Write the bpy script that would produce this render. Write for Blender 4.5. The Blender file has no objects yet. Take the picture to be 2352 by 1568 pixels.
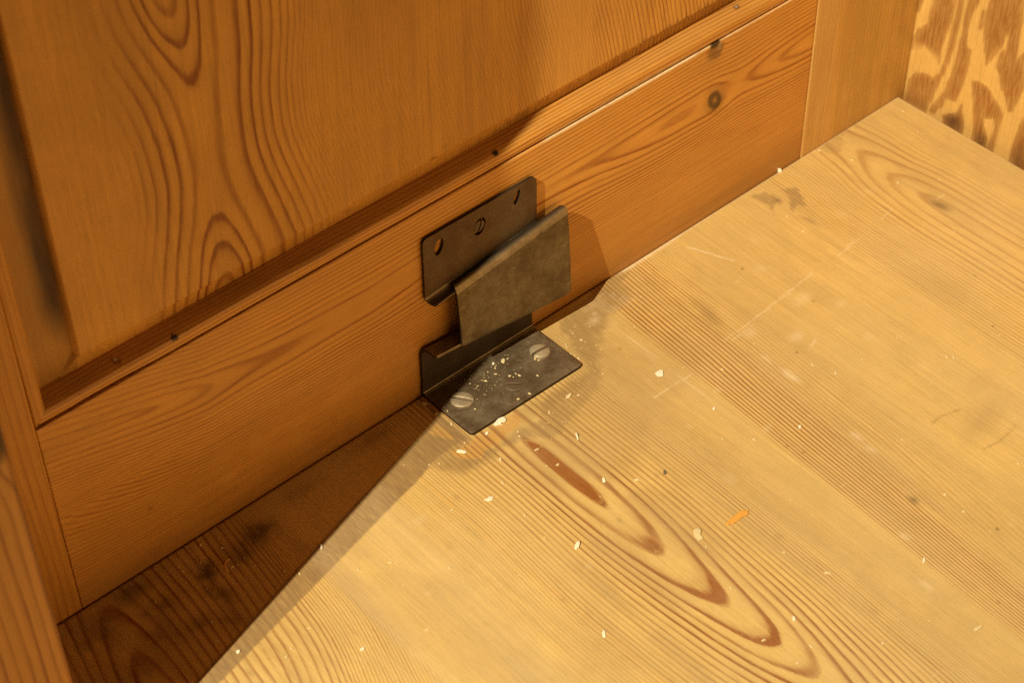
import bpy, bmesh, math, random
import numpy as np
from mathutils import Matrix, Vector

S = bpy.context.scene
random.seed(7)
MM = 0.001

# ------------------------------------------------------------------ camera
cam_d = bpy.data.cameras.new("camera")
cam = bpy.data.objects.new("camera", cam_d)
S.collection.objects.link(cam)
S.camera = cam
RC = [[0.74714563, 0.47010342, -0.46986825],
      [-0.66456183, 0.51619307, -0.54027983],
      [-0.01144466, 0.71592422, 0.69808419]]
CAMPOS = (-0.3417, -0.4515, 0.5811)
mw = Matrix.Identity(4)
for i in range(3):
    for j in range(3):
        mw[i][j] = RC[i][j]
    mw[i][3] = CAMPOS[i]
cam.matrix_world = mw
cam_d.sensor_width = 22.3
cam_d.lens = 4494.46 / 2352 * 22.3
cam_d.clip_start = 0.01
cam_d.clip_end = 20
cam_d.dof.use_dof = True
cam_d.dof.focus_distance = 0.785
cam_d.dof.aperture_fstop = 13.0

# ------------------------------------------------------------------ light
w = bpy.data.worlds.new("World")
S.world = w
w.use_nodes = True
bg = w.node_tree.nodes["Background"]
bg.inputs[0].default_value = (1.0, 0.52, 0.20, 1)
bg.inputs[1].default_value = 0.07

def lamp(name, loc, power, color, radius):
    d = bpy.data.lights.new(name, 'POINT')
    d.energy = power
    d.color = color
    d.shadow_soft_size = radius
    o = bpy.data.objects.new(name, d)
    o.location = loc
    S.collection.objects.link(o)
    return o
LD = 1.45
AZ = 0.285
EL = math.radians(47.8)
px, py = -0.2015, -0.0722
lx = px - LD * math.cos(math.atan(AZ))
ly = py - LD * math.sin(math.atan(AZ))
lz = (LD + 0.28) * math.tan(EL)
lamp("ceiling_lamp", (lx, ly, lz), 375.0, (1.0, 0.875, 0.60), 0.009)
# added fill lamp, unseen in front, standing in for the room's bounced light
fd = bpy.data.lights.new("room_fill", 'AREA')
fd.shape = 'RECTANGLE'; fd.size = 2.2; fd.size_y = 1.2
fd.energy = 20.0; fd.color = (1.0, 0.60, 0.22)
fo = bpy.data.objects.new("room_fill", fd)
fo.location = (0.45, -2.7, 0.20)
fo.rotation_euler = (Vector((0.0, 0.0, 0.1)) - Vector(fo.location)).to_track_quat('-Z', 'Y').to_euler()
S.collection.objects.link(fo)

S.view_settings.view_transform = 'Standard'
S.view_settings.look = 'None'
S.view_settings.exposure = 0
S.view_settings.gamma = 1
S.cycles.max_bounces = 8
S.cycles.diffuse_bounces = 6
S.cycles.use_denoising = False

# ------------------------------------------------------------------ helpers
def tag(o, label=None, cat=None, group=None, kind=None):
    if label: o['label'] = label
    if cat: o['category'] = cat
    if group: o['group'] = group
    if kind: o['kind'] = kind
    return o

def empty(name, loc, label, cat, group=None):
    o = bpy.data.objects.new(name, None)
    o.empty_display_size = 0.01
    o.location = loc
    S.collection.objects.link(o)
    return tag(o, label, cat, group)

def link(name, me, parent=None):
    o = bpy.data.objects.new(name, me)
    S.collection.objects.link(o)
    if parent is not None:
        o.parent = parent
    return o

def vnoise(x, y, seed=0):
    """smooth value noise on a lattice, vectorised"""
    x = np.asarray(x, float); y = np.asarray(y, float)
    xi = np.floor(x).astype(np.int64); yi = np.floor(y).astype(np.int64)
    fx = x - xi; fy = y - yi
    fx = fx * fx * (3 - 2 * fx); fy = fy * fy * (3 - 2 * fy)
    def h(a, b):
        n = (a * 374761393 + b * 668265263 + seed * 1442695041) & 0x7fffffff
        n = ((n ^ (n >> 13)) * 1274126177) & 0x7fffffff
        n = n ^ (n >> 16)
        return (n & 0xffff) / 65535.0
    a = h(xi, yi); b = h(xi + 1, yi); c = h(xi, yi + 1); d = h(xi + 1, yi + 1)
    return (a * (1 - fx) + b * fx) * (1 - fy) + (c * (1 - fx) + d * fx) * fy

def fbm(x, y, seed=0, o=4):
    s = 0; a = 0.5; t = 0
    for i in range(o):
        s = s + a * vnoise(x, y, seed + i * 17); t += a
        x = x * 2.03; y = y * 2.03; a *= 0.5
    return s / t

def sstep(a, b, x):
    t = np.clip((x - a) / (b - a), 0, 1)
    return t * t * (3 - 2 * t)

def polysd(X, Y, P):
    """signed distance to a polygon, negative inside"""
    P = np.array(P, float)
    d = np.full(X.shape, 1e9); ins = np.zeros(X.shape, bool)
    n = len(P)
    for i in range(n):
        a = P[i]; b = P[(i + 1) % n]
        e = b - a
        wx = X - a[0]; wy = Y - a[1]
        t = np.clip((wx * e[0] + wy * e[1]) / (e @ e + 1e-12), 0, 1)
        d = np.minimum(d, (wx - e[0] * t) ** 2 + (wy - e[1] * t) ** 2)
        c1 = (a[1] > Y) != (b[1] > Y)
        with np.errstate(divide='ignore', invalid='ignore'):
            xc = a[0] + (Y - a[1]) * e[0] / (e[1] if e[1] != 0 else 1e-9)
        ins ^= c1 & (X < xc)
    d = np.sqrt(d)
    return np.where(ins, -d, d)

def linesd(X, Y, P):
    P = np.array(P, float)
    d = np.full(X.shape, 1e9)
    for i in range(len(P) - 1):
        a = P[i]; e = P[i + 1] - a
        wx = X - a[0]; wy = Y - a[1]
        t = np.clip((wx * e[0] + wy * e[1]) / (e @ e + 1e-12), 0, 1)
        d = np.minimum(d, (wx - e[0] * t) ** 2 + (wy - e[1] * t) ** 2)
    return np.sqrt(d)

def blob(X, Y, x, y, rx, ry, ang=0):
    c, s = math.cos(ang), math.sin(ang)
    u = ((X - x) * c + (Y - y) * s) / rx
    v = (-(X - x) * s + (Y - y) * c) / ry
    return np.exp(-(u * u + v * v))

ATTRS = ('ring', 'con', 'dark', 'pale', 'grey', 'warm', 'eye')

def board(name, origin, ud, vd, U, V, thick, field, mat, parent=None, edge=1.0, relief=None):
    """slab whose face is a fine grid (U,V in mm along ud,vd) carrying the grain field"""
    U = np.asarray(U, float); V = np.asarray(V, float)
    nu, nv = len(U), len(V)
    UU, VV = np.meshgrid(U, V)               # shape nv,nu
    nd = np.cross(ud, vd)
    A = field(UU, VV)
    du = np.minimum(UU - U[0], U[-1] - UU); dv = np.minimum(VV - V[0], V[-1] - VV)
    d = np.minimum(du, dv)
    h = -np.where(d < edge, edge - np.sqrt(np.maximum(edge ** 2 - (edge - d) ** 2, 0)), 0)
    if relief is not None:
        h = h + relief(UU, VV)
    og = np.array(origin, float)
    co = (og[None, None, :] + UU[..., None] * ud + VV[..., None] * vd + h[..., None] * nd) * MM
    co = co.reshape(-1, 3)
    idx = np.arange(nu * nv).reshape(nv, nu)
    q = np.stack([idx[:-1, :-1], idx[:-1, 1:], idx[1:, 1:], idx[1:, :-1]], -1).reshape(-1, 4)
    # boundary loop, counter clockwise
    lp = np.concatenate([idx[0, :-1], idx[:-1, -1], idx[-1, :0:-1], idx[:0:-1, 0]])
    m = len(lp)
    top = co[lp]
    flat = (top / MM - og) @ nd
    b2 = top - np.outer(flat + thick, nd) * MM
    base = len(co)
    co = np.concatenate([co, b2])
    nxt = np.roll(np.arange(m), -1)
    sq = np.stack([lp, base + np.arange(m), base + nxt, lp[nxt]], -1)
    q = np.concatenate([q, sq])
    me = bpy.data.meshes.new(name)
    nq = len(q)
    me.vertices.add(len(co)); me.vertices.foreach_set('co', co.ravel())
    nl = nq * 4 + m
    me.loops.add(nl)
    me.loops.foreach_set('vertex_index', np.concatenate([q.ravel(), base + np.arange(m)[::-1]]).astype(np.int32))
    me.polygons.add(nq + 1)
    me.polygons.foreach_set('loop_start', (np.arange(nq + 1) * 4).astype(np.int32))
    sm = np.ones(nq + 1, bool); sm[-(m + 1):] = False
    me.polygons.foreach_set('use_smooth', sm)
    me.update(calc_edges=True)
    for k in ATTRS:
        a = np.zeros((nv, nu)) if k not in A else np.broadcast_to(A[k], (nv, nu))
        a = a.ravel()
        a = np.concatenate([a, a[lp]]).astype(np.float32)
        at = me.attributes.new(k, 'FLOAT', 'POINT')
        at.data.foreach_set('value', a)
    me.validate()
    me.materials.append(mat)
    return link(name, me, parent)

# ------------------------------------------------------------------ materials
def new_mat(name):
    m = bpy.data.materials.new(name); m.use_nodes = True
    nt = m.node_tree
    for n in list(nt.nodes): nt.nodes.remove(n)
    out = nt.nodes.new('ShaderNodeOutputMaterial')
    bs = nt.nodes.new('ShaderNodeBsdfPrincipled')
    nt.links.new(bs.outputs[0], out.inputs[0])
    return m, nt, bs

class NB:
    def __init__(s, nt): s.nt = nt
    def put(s, sock, v):
        if hasattr(v, 'default_value') or isinstance(v, bpy.types.NodeSocket): s.nt.links.new(v, sock)
        else:
            if isinstance(v, (tuple, list)) and len(v) == 3 and sock.type == 'RGBA': v = (*v, 1)
            sock.default_value = v
    def math(s, op, a, b=0.0, c=None, clamp=False):
        n = s.nt.nodes.new('ShaderNodeMath'); n.operation = op; n.use_clamp = clamp
        s.put(n.inputs[0], a); s.put(n.inputs[1], b)
        if c is not None: s.put(n.inputs[2], c)
        return n.outputs[0]
    def mix(s, f, a, b, mode='MIX'):
        n = s.nt.nodes.new('ShaderNodeMix'); n.data_type = 'RGBA'; n.blend_type = mode
        s.put(n.inputs[0], f); s.put(n.inputs[6], a); s.put(n.inputs[7], b)
        return n.outputs[2]
    def attr(s, k):
        n = s.nt.nodes.new('ShaderNodeAttribute'); n.attribute_name = k
        return n.outputs['Fac']
    def noise(s, vec, scale, detail=3, rough=0.5):
        n = s.nt.nodes.new('ShaderNodeTexNoise')
        s.nt.links.new(vec, n.inputs['Vector'])
        n.inputs['Scale'].default_value = scale; n.inputs['Detail'].default_value = detail
        n.inputs['Roughness'].default_value = rough
        return n.outputs['Fac']
    def coords(s, sc=(1000, 1000, 1000)):
        t = s.nt.nodes.new('ShaderNodeNewGeometry')
        m = s.nt.nodes.new('ShaderNodeVectorMath'); m.operation = 'MULTIPLY'
        s.nt.links.new(t.outputs['Position'], m.inputs[0]); m.inputs[1].default_value = sc
        return m.outputs[0]
    def ramp(s, f, pts, interp='LINEAR'):
        n = s.nt.nodes.new('ShaderNodeValToRGB'); s.nt.links.new(f, n.inputs[0])
        cr = n.color_ramp; cr.interpolation = interp
        while len(cr.elements) < len(pts): cr.elements.new(0.5)
        for e, (p, c) in zip(cr.elements, pts):
            e.position = p
            e.color = (c, c, c, 1) if not isinstance(c, tuple) else (*c, 1)
        return n.outputs[0]
    def remap(s, f, a, b, c, d):
        n = s.nt.nodes.new('ShaderNodeMapRange')
        s.put(n.inputs[0], f)
        for i, v in enumerate((a, b, c, d)): n.inputs[1 + i].default_value = v
        return n.outputs[0]

def wood(name, light, dark, axis, rough=0.42, spec=0.35, patina=0.3, patcol=(0.30, 0.20, 0.09), sharp=1.0,
         darkcol=(0.03, 0.012, 0.005), palecol=(0.80, 0.66, 0.44), greycol=(0.31, 0.195, 0.085), warmcol=(0.78, 0.40, 0.075), bump=0.25, coat=0.0):
    m, nt, bs = new_mat(name); N = NB(nt)
    along = [1.0, 1.0, 1.0]; along[axis] = 0.02
    P = N.coords((1000, 1000, 1000))
    mul = nt.nodes.new('ShaderNodeVectorMath'); mul.operation = 'MULTIPLY'
    nt.links.new(P, mul.inputs[0]); mul.inputs[1].default_value = along
    F = mul.outputs[0]
    al2 = [1.0, 1.0, 1.0]; al2[axis] = 0.12
    mul2 = nt.nodes.new('ShaderNodeVectorMath'); mul2.operation = 'MULTIPLY'
    nt.links.new(P, mul2.inputs[0]); mul2.inputs[1].default_value = al2
    F2 = mul2.outputs[0]
    ring = N.attr('ring')
    wob = N.math('MULTIPLY', N.math('SUBTRACT', N.noise(F2, 0.22, 4, 0.55), 0.5), 0.22)
    fine = N.math('MULTIPLY', N.math('SUBTRACT', N.noise(F2, 1.6, 3, 0.6), 0.5), 0.10)
    r = N.math('ADD', N.math('ADD', ring, wob), fine)
    fr = N.math('FRACT', r)
    line = N.ramp(fr, [(0.0, 0.62), (0.09, 0.02), (0.42, 0.0), (0.66, 0.22), (0.84, 0.92), (0.95, 1.0), (1.0, 0.62)])
    wn = nt.nodes.new('ShaderNodeTexWhiteNoise'); wn.noise_dimensions = '1D'
    nt.links.new(N.math('FLOOR', r), wn.inputs['W'])
    # each ring its own strength, faded so that it has no jump at the ring border
    stren = N.math('MULTIPLY_ADD', wn.outputs['Value'], 0.6, 0.75)
    line = N.math('MULTIPLY', N.math('MULTIPLY', line, stren), N.attr('con'))
    line = N.math('MULTIPLY', line, N.remap(N.noise(F2, 0.35, 3), 0.3, 0.7, 0.65, 1.1), clamp=True)
    line = N.math('MAXIMUM', line, N.math('MULTIPLY', N.attr('eye'), N.remap(N.noise(F2, 0.5, 3), 0.3, 0.7, 0.95, 1.3)), clamp=True)
    fib = N.noise(F, 1.3, 3, 0.75)
    fib2 = N.noise(F, 0.5, 3, 0.6)
    low = N.noise(P, 0.018, 4, 0.55)
    mid = N.noise(P, 0.09, 5, 0.65)
    brk = N.remap(N.noise(F2, 0.8, 4, 0.7), 0.3, 0.62, 0.55, 1.0)
    lightw = N.mix(N.math('MULTIPLY', N.attr('warm'), brk, clamp=True), light, warmcol)
    col = N.mix(line, lightw, dark)
    v = N.math('ADD', N.remap(fib, 0.25, 0.75, 0.84, 1.12), N.remap(fib2, 0.25, 0.75, -0.09, 0.09))
    v = N.math('ADD', v, N.remap(mid, 0.3, 0.7, -0.06, 0.06))
    v = N.math('ADD', v, N.remap(N.noise(P, 0.9, 3, 0.7), 0.3, 0.7, -0.045, 0.045))
    al4 = [1.0, 1.0, 1.0]; al4[axis] = 0.09
    mul4 = nt.nodes.new('ShaderNodeVectorMath'); mul4.operation = 'MULTIPLY'
    nt.links.new(P, mul4.inputs[0]); mul4.inputs[1].default_value = al4
    v = N.math('SUBTRACT', v, N.remap(N.noise(mul4.outputs[0], 1.4, 2, 0.5), 0.64, 0.74, 0, 0.16))
    vv = nt.nodes.new('ShaderNodeCombineXYZ')
    for i in range(3): nt.links.new(v, vv.inputs[i])
    mulc = nt.nodes.new('ShaderNodeVectorMath'); mulc.operation = 'MULTIPLY'
    nt.links.new(col, mulc.inputs[0]); nt.links.new(vv.outputs[0], mulc.inputs[1])
    col = mulc.outputs[0]
    al3 = [0.05, 0.05, 0.05]; al3[axis] = 0.008
    mul3 = nt.nodes.new('ShaderNodeVectorMath'); mul3.operation = 'MULTIPLY'
    nt.links.new(P, mul3.inputs[0]); mul3.inputs[1].default_value = al3
    band = N.remap(N.noise(mul3.outputs[0], 1.0, 4, 0.6), 0.42, 0.68, 0, 1)
    col = N.mix(N.math('MULTIPLY', band, patina * 0.9), col, tuple(c * .93 for c in patcol))
    pm = N.math('MULTIPLY', N.math('MULTIPLY', N.remap(low, 0.42, 0.66, 0, 1), N.remap(mid, 0.3, 0.65, 0.3, 1)), patina)
    col = N.mix(pm, col, patcol)
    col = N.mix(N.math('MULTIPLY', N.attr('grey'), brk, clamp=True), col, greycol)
    col = N.mix(N.math('MULTIPLY', N.attr('pale'), N.remap(N.noise(F2, 2.5, 3), 0.3, 0.6, 0.45, 1.0), clamp=True), col, palecol)
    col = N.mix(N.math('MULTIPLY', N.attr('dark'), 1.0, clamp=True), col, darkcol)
    nt.links.new(col, bs.inputs['Base Color'])
    ro = N.math('ADD', N.remap(mid, 0.3, 0.7, rough - 0.05, rough + 0.10), N.math('MULTIPLY', N.attr('grey'), 0.15))
    nt.links.new(ro, bs.inputs['Roughness'])
    bs.inputs['Specular IOR Level'].default_value = spec
    bs.inputs['Coat Weight'].default_value = coat
    bs.inputs['Coat Roughness'].default_value = 0.3
    hb = N.math('ADD', N.math('MULTIPLY', line, 0.5), N.math('ADD', fib, N.math('MULTIPLY', N.noise(P, 1.5, 4, 0.7), 0.7)))
    b = nt.nodes.new('ShaderNodeBump'); b.inputs['Strength'].default_value = bump
    b.inputs['Distance'].default_value = 0.00012
    nt.links.new(hb, b.inputs['Height']); nt.links.new(b.outputs[0], bs.inputs['Normal'])
    return m

def metal(name, base, rust, rough=0.5, metallic=0.75, rustamt=0.5, scale=0.25, spots=0.0):
    m, nt, bs = new_mat(name); N = NB(nt)
    P = N.coords()
    a = N.noise(P, scale, 6, 0.7); b_ = N.noise(P, scale * 5, 4, 0.7)
    f = N.math('MULTIPLY', N.remap(N.math('ADD', N.math('MULTIPLY', a, 0.65), N.math('MULTIPLY', b_, 0.35)), 0.42, 0.62, 0, 1), rustamt)
    col = N.mix(f, base, rust)
    gr = N.noise(P, 2.2, 4, 0.75)
    col = N.mix(N.remap(gr, 0.35, 0.75, 0, 0.45), col, tuple(c * 0.35 for c in base))
    scr = N.remap(N.noise(N.coords((250, 2500, 900)), 1.0, 3, 0.6), 0.62, 0.70, 0, 0.35)
    col = N.mix(scr, col, tuple(min(1, c * 1.9) for c in base))
    big = N.remap(N.noise(P, 0.07, 4, 0.6), 0.40, 0.62, 0, 0.6)
    col = N.mix(big, col, tuple(c * 0.55 for c in rust))
    if spots:
        sp = N.remap(N.noise(P, 1.1, 5, 0.8), 0.60, 0.66, 0, spots)
        col = N.mix(sp, col, (0.42, 0.34, 0.20))
    nt.links.new(col, bs.inputs['Base Color'])
    bs.inputs['Metallic'].default_value = metallic
    nt.links.new(N.remap(b_, 0.3, 0.7, rough - 0.08, rough + 0.15), bs.inputs['Roughness'])
    bu = nt.nodes.new('ShaderNodeBump'); bu.inputs['Strength'].default_value = 0.5
    bu.inputs['Distance'].default_value = 0.00012
    nt.links.new(N.math('ADD', gr, b_), bu.inputs['Height']); nt.links.new(bu.outputs[0], bs.inputs['Normal'])
    return m

def plain(name, col, rough=0.7, vary=0.3, scale=0.8):
    m, nt, bs = new_mat(name); N = NB(nt)
    P = N.coords()
    f = N.noise(P, scale, 4, 0.7)
    c = N.mix(N.remap(f, 0.3, 0.7, 0, vary), col, tuple(x * 0.55 for x in col))
    nt.links.new(c, bs.inputs['Base Color']); bs.inputs['Roughness'].default_value = rough
    bs.inputs['Specular IOR Level'].default_value = 0.25
    return m

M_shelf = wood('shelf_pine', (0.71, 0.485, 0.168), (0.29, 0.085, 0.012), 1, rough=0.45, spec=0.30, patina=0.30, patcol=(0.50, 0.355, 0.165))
M_rail = wood('varnished_pine_rail', (0.69, 0.33, 0.064), (0.30, 0.075, 0.006), 0, rough=0.36, spec=0.4, patina=0.25, patcol=(0.36, 0.15, 0.035))
M_panel = wood('varnished_pine_panel', (0.69, 0.345, 0.070), (0.27, 0.075, 0.009), 2, rough=0.40, spec=0.35, patina=0.3, patcol=(0.36, 0.16, 0.04), darkcol=(0.05, 0.016, 0.004))
M_stile = wood('varnished_pine_stile', (0.64, 0.30, 0.055), (0.33, 0.11, 0.02), 2, rough=0.40, spec=0.35, patina=0.3, patcol=(0.36, 0.15, 0.035))
M_stile2 = wood('pale_pine_stile', (0.72, 0.42, 0.105), (0.46, 0.19, 0.035), 2, rough=0.42, spec=0.3, patina=0.3, patcol=(0.44, 0.20, 0.05))
M_post = wood('post_pine', (0.42, 0.17, 0.028), (0.20, 0.06, 0.008), 2, rough=0.45, spec=0.3, patina=0.3, patcol=(0.30, 0.12, 0.03))
M_ply = wood('fir_plywood', (0.68, 0.42, 0.125), (0.36, 0.14, 0.028), 2, rough=0.5, spec=0.3, patina=0.15, greycol=(0.28, 0.105, 0.020), darkcol=(0.07, 0.03, 0.012), bump=0.3)

M_steel = metal('aged_steel', (0.23, 0.185, 0.115), (0.14, 0.085, 0.04), rough=0.46, metallic=0.85, rustamt=0.8, scale=.35, spots=.1)
M_steel_dark = metal('dark_aged_steel', (0.16, 0.12, 0.075), (0.16, 0.075, 0.032), rough=0.5, metallic=0.8, rustamt=0.8, scale=.35, spots=.12)
M_riser = metal('painted_shade_steel', (0.085, 0.062, 0.036), (0.07, 0.035, 0.016), rough=0.55, metallic=0.6, rustamt=0.7)  # near-black steel paints the shade on the riser behind the clip
M_worn_glint = metal('worn_glint_edge', (0.38, 0.31, 0.20), (0.24, 0.16, 0.09), rough=0.45, metallic=0.8, rustamt=0.6, scale=.6)  # paler steel, paints the glint along worn bends and edges
M_steel_dusty = metal('dusty_aged_steel', (0.32, 0.26, 0.17), (0.17, 0.10, 0.05), rough=0.42, metallic=0.45, rustamt=1.0, scale=.32, spots=0.3)
M_rim = metal('blackened_edge', (0.05, 0.035, 0.022), (0.06, 0.03, 0.014), rough=0.6, metallic=0.4)
M_screw = metal('worn_screw_steel', (0.66, 0.55, 0.38), (0.34, 0.23, 0.13), rough=0.45, metallic=0.35, rustamt=0.4, scale=0.5)
M_screw_dull = metal('dull_screw_steel', (0.20, 0.15, 0.09), (0.16, 0.08, 0.04), rough=0.6, metallic=0.4)
M_white = plain('white_paint_flake', (0.86, 0.80, 0.62), 0.6, 0.25)
M_cream = plain('cream_crumb', (0.74, 0.60, 0.34), 0.7, 0.3)
M_sliver = plain('fresh_wood_sliver', (0.80, 0.40, 0.08), 0.6, 0.5)
M_grit = plain('grey_grit', (0.16, 0.13, 0.09), 0.8, 0.4)
M_black = plain('black_hole', (0.012, 0.008, 0.005), 0.9, 0.1)

X3, Y3, Z3 = np.array([1., 0, 0]), np.array([0, 1., 0]), np.array([0, 0, 1.])
# ------------------------------------------------------------------ grain fields
def spacing_index(xs, table):
    """integrate 1/spacing so that rings lie 'spacing' mm apart"""
    tx = np.array([t[0] for t in table], float); sp = np.array([t[1] for t in table], float)
    g = np.arange(tx[0], tx[-1] + .25, .25)
    dens = 1 / np.interp(g, tx, sp)
    cum = np.concatenate([[0], np.cumsum((dens[1:] + dens[:-1]) / 2 * .25)])
    return np.interp(xs, g, cum)

def pieces(table):
    a = np.array(table, float)
    return lambda x: np.interp(x, a[:, 0], a[:, 1])

def smooth_curve(table):
    a = np.array(table, float)
    g = np.linspace(a[0, 0], a[-1, 0], 800)
    v = np.interp(g, a[:, 0], a[:, 1])
    k = np.hanning(61); k /= k.sum()
    vp = np.pad(v, 30, mode='edge')
    v = np.convolve(vp, k, 'valid')
    return lambda x: np.interp(x, g, v)

def shelf_field(X, Y):
    aY = -Y
    wand = (fbm(X / 60, Y / 70, 5, 2) - .5) * 3.0 + (fbm(X / 9, Y / 60, 8, 2) - .5) * 0.9
    sh = smooth_curve([(-260, .14), (-118, .14), (-90, .08), (-40, .0), (16, 0), (52, .0), (85, .05), (105, .10), (118, .075), (135, .055), (160, .05), (200, .01), (320, 0)])
    xs = X + sh(X) * aY + wand
    # figure A, cathedral tips pointing to the front edge
    dA = smooth_curve([(-20, 7), (20, 6), (47, 4.6), (58, 2.6), (80, 2.4), (94, 4.2), (130, 9.9), (155, 13.2), (183, 16), (200, 18.5), (225, 21.5), (260, 26), (330, 33)])
    u = xs - 16
    u = np.where((u < 0), u * (1 + .10 * sstep(140, 60, aY)), u)
    R = np.sqrt(u * u + dA(aY) ** 2)
    core = [(0, 4.3), (4.2, 4.3), (9.8, 5.6), (13.2, 3.3), (16, 2.7), (18.5, 2.5), (21, 2.4)]
    rt = core + [(27, 2.3), (34, 2.0), (44, 1.5), (60, 1.35), (72, 1.5), (80, 1.9), (92, 2.0), (100, 1.8), (110, 1.6), (125, 1.6), (145, 1.9), (200, 2)]
    lt = core + [(25, 2.6), (33, 2.2), (48, 1.4), (62, 1.5), (92, 1.35), (98, 1.15), (121, 1.25), (127, 2.6), (134, 3.8), (300, 3.8)]
    vR = spacing_index(R, rt); vL = spacing_index(R, lt)
    vA = np.where(u > 0, vR, vL)
    base = spacing_index(np.array([4.2]), core + [(30, 2)])[0]
    vA = vA - base + 0.95
    # inside the first ring: one solid brown eye
    # figure B, right hand end, loops opening to the front
    xb = xs - 253 - 3 * sstep(40, 10, aY)
    dB = smooth_curve([(-20, 17), (0, 16.5), (18, 14.2), (38, 9.5), (55, 5), (66, 3.2), (110, 2.0), (340, 1.5)])
    RB = np.sqrt(xb ** 2 + dB(aY) ** 2)
    tb = [(0, 5), (9.5, 4.6), (14, 4.2), (18, 3.6), (21, 3.2), (28, 1.8), (45, 1.7), (52, 1.9), (80, 3.0), (200, 3)]
    vB = spacing_index(RB, tb) - spacing_index(np.array([9.5]), tb)[0] + 0.92
    # figure C, in the shade at the left
    xc = xs + 158
    dC = smooth_curve([(-20, 16), (10, 12), (40, 7), (70, 2), (340, 2)])
    RC_ = np.sqrt(xc ** 2 + dC(aY) ** 2)
    vC = spacing_index(RC_, [(0, 4.5), (20, 3.6), (40, 3.4), (200, 3)])
    v = np.where(xs > 160, vB + 40, vA)
    v = np.where(xs < -118, vC + 80, v)
    con = pieces([(-300, .9), (-122, .9), (-118, .9), (-109, .9), (-104, .65), (-84, .65), (-78, .3), (-74, .06), (-50, .05), (-44, .2), (-28, .5), (-10, .7), (5, .95), (16, 1), (30, .95), (50, .7),
                  (72, .4), (80, .16), (94, .12), (98, .9), (101, 1.5), (112, 1.6), (120, 1.4), (125, .8), (132, .5), (142, .22), (152, .07), (195, .07), (204, .35), (214, .6), (232, .55), (240, .6), (266, .6), (276, .35), (284, .12), (305, .1)])(xs)
    con = con * (.5 + .8 * fbm(X / 9, Y / 120, 63, 2) * (1 + .0 * X))
    con = con * (1 + .35 * np.exp(-((xs - 16) / 18) ** 2))
    eye = sstep(4.5, 3.9, R) * sstep(25, 40, aY) * sstep(110, 85, aY)
    D = np.zeros_like(X); P_ = np.zeros_like(X); G = np.zeros_like(X); Wm = np.zeros_like(X)
    jit = (fbm(X / 3, Y / 3, 3, 3) - .5) * 3.0
    def poly(arr, pts, s, soft=1.0, j=1.0):
        p = np.array(pts, float)
        lo = p.min(0) - 6; hi = p.max(0) + 6
        ix = (X[0] > lo[0]) & (X[0] < hi[0]); iy = (Y[:, 0] > lo[1]) & (Y[:, 0] < hi[1])
        if not ix.any() or not iy.any(): return
        sl = np.ix_(iy, ix)
        d = polysd(X[sl], Y[sl], pts) + jit[sl] * j
        arr[sl] = np.maximum(arr[sl], s * sstep(soft, -soft, d))
    def line(arr, pts, wd, s, broken=0.5):
        p = np.array(pts, float)
        lo = p.min(0) - 4; hi = p.max(0) + 4
        ix = (X[0] > lo[0]) & (X[0] < hi[0]); iy = (Y[:, 0] > lo[1]) & (Y[:, 0] < hi[1])
        sl = np.ix_(iy, ix)
        d = linesd(X[sl], Y[sl], pts)
        k = 1 - broken * sstep(.45, .6, fbm(X[sl] / 2, Y[sl] / 2, 31, 2))
        arr[sl] = np.maximum(arr[sl], s * k * sstep(wd, wd * .3, d))
    def bl(arr, x, y, rx, ry, s, a=0):
        arr[:] = np.maximum(arr, s * blob(X + jit * .25, Y + jit * .25, x, y, rx, ry, a))
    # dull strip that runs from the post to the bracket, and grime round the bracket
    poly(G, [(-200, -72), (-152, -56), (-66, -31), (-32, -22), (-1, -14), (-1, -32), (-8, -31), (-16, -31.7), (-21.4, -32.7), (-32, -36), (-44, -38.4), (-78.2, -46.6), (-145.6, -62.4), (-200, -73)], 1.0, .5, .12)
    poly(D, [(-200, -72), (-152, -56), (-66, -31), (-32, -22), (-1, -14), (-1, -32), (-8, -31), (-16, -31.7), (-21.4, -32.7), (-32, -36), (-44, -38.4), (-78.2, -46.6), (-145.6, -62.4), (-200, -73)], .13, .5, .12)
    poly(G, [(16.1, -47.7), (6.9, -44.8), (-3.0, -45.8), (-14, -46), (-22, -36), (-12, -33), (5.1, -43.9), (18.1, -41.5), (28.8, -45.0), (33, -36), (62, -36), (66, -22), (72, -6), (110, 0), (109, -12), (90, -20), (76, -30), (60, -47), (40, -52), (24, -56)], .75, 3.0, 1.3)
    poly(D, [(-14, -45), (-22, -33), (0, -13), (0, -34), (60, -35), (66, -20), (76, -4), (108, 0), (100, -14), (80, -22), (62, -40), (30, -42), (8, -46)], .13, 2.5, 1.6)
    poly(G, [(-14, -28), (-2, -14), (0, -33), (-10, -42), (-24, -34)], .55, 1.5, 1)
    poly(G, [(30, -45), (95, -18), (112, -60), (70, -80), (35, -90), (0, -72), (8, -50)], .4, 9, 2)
    poly(Wm, [(21.5, -33.5), (23.1, -36.9), (19.9, -40.4), (10.8, -40.3), (5.7, -42.5), (-1.2, -41.2), (-4.2, -44.1), (-7.4, -40.6), (-11.0, -39.1), (-11.2, -33.5), (-2.3, -34.1), (3.3, -33.4), (10.6, -34.4), (16.4, -34.0)], .85, .6, .8)
    poly(Wm, [(-5.4, -16.7), (-4.8, -19.8), (-5.5, -28.0), (-8.0, -25.7), (-11.0, -18.6)], .7, .8, .6)
    G *= (1 - Wm * .9)
    nb = fbm(X / 7, Y / 140, 64, 3)
    G = np.maximum(G, np.interp(xs, [-60, -20, 0, 40, 50, 62, 84, 97, 101, 124, 150, 165, 200, 240, 270, 300], [0, .10, .05, .05, .22, .34, .22, .10, .2, .26, .2, .12, .16, .12, .2, .26]) * (.35 + 1.2 * nb))
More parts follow.
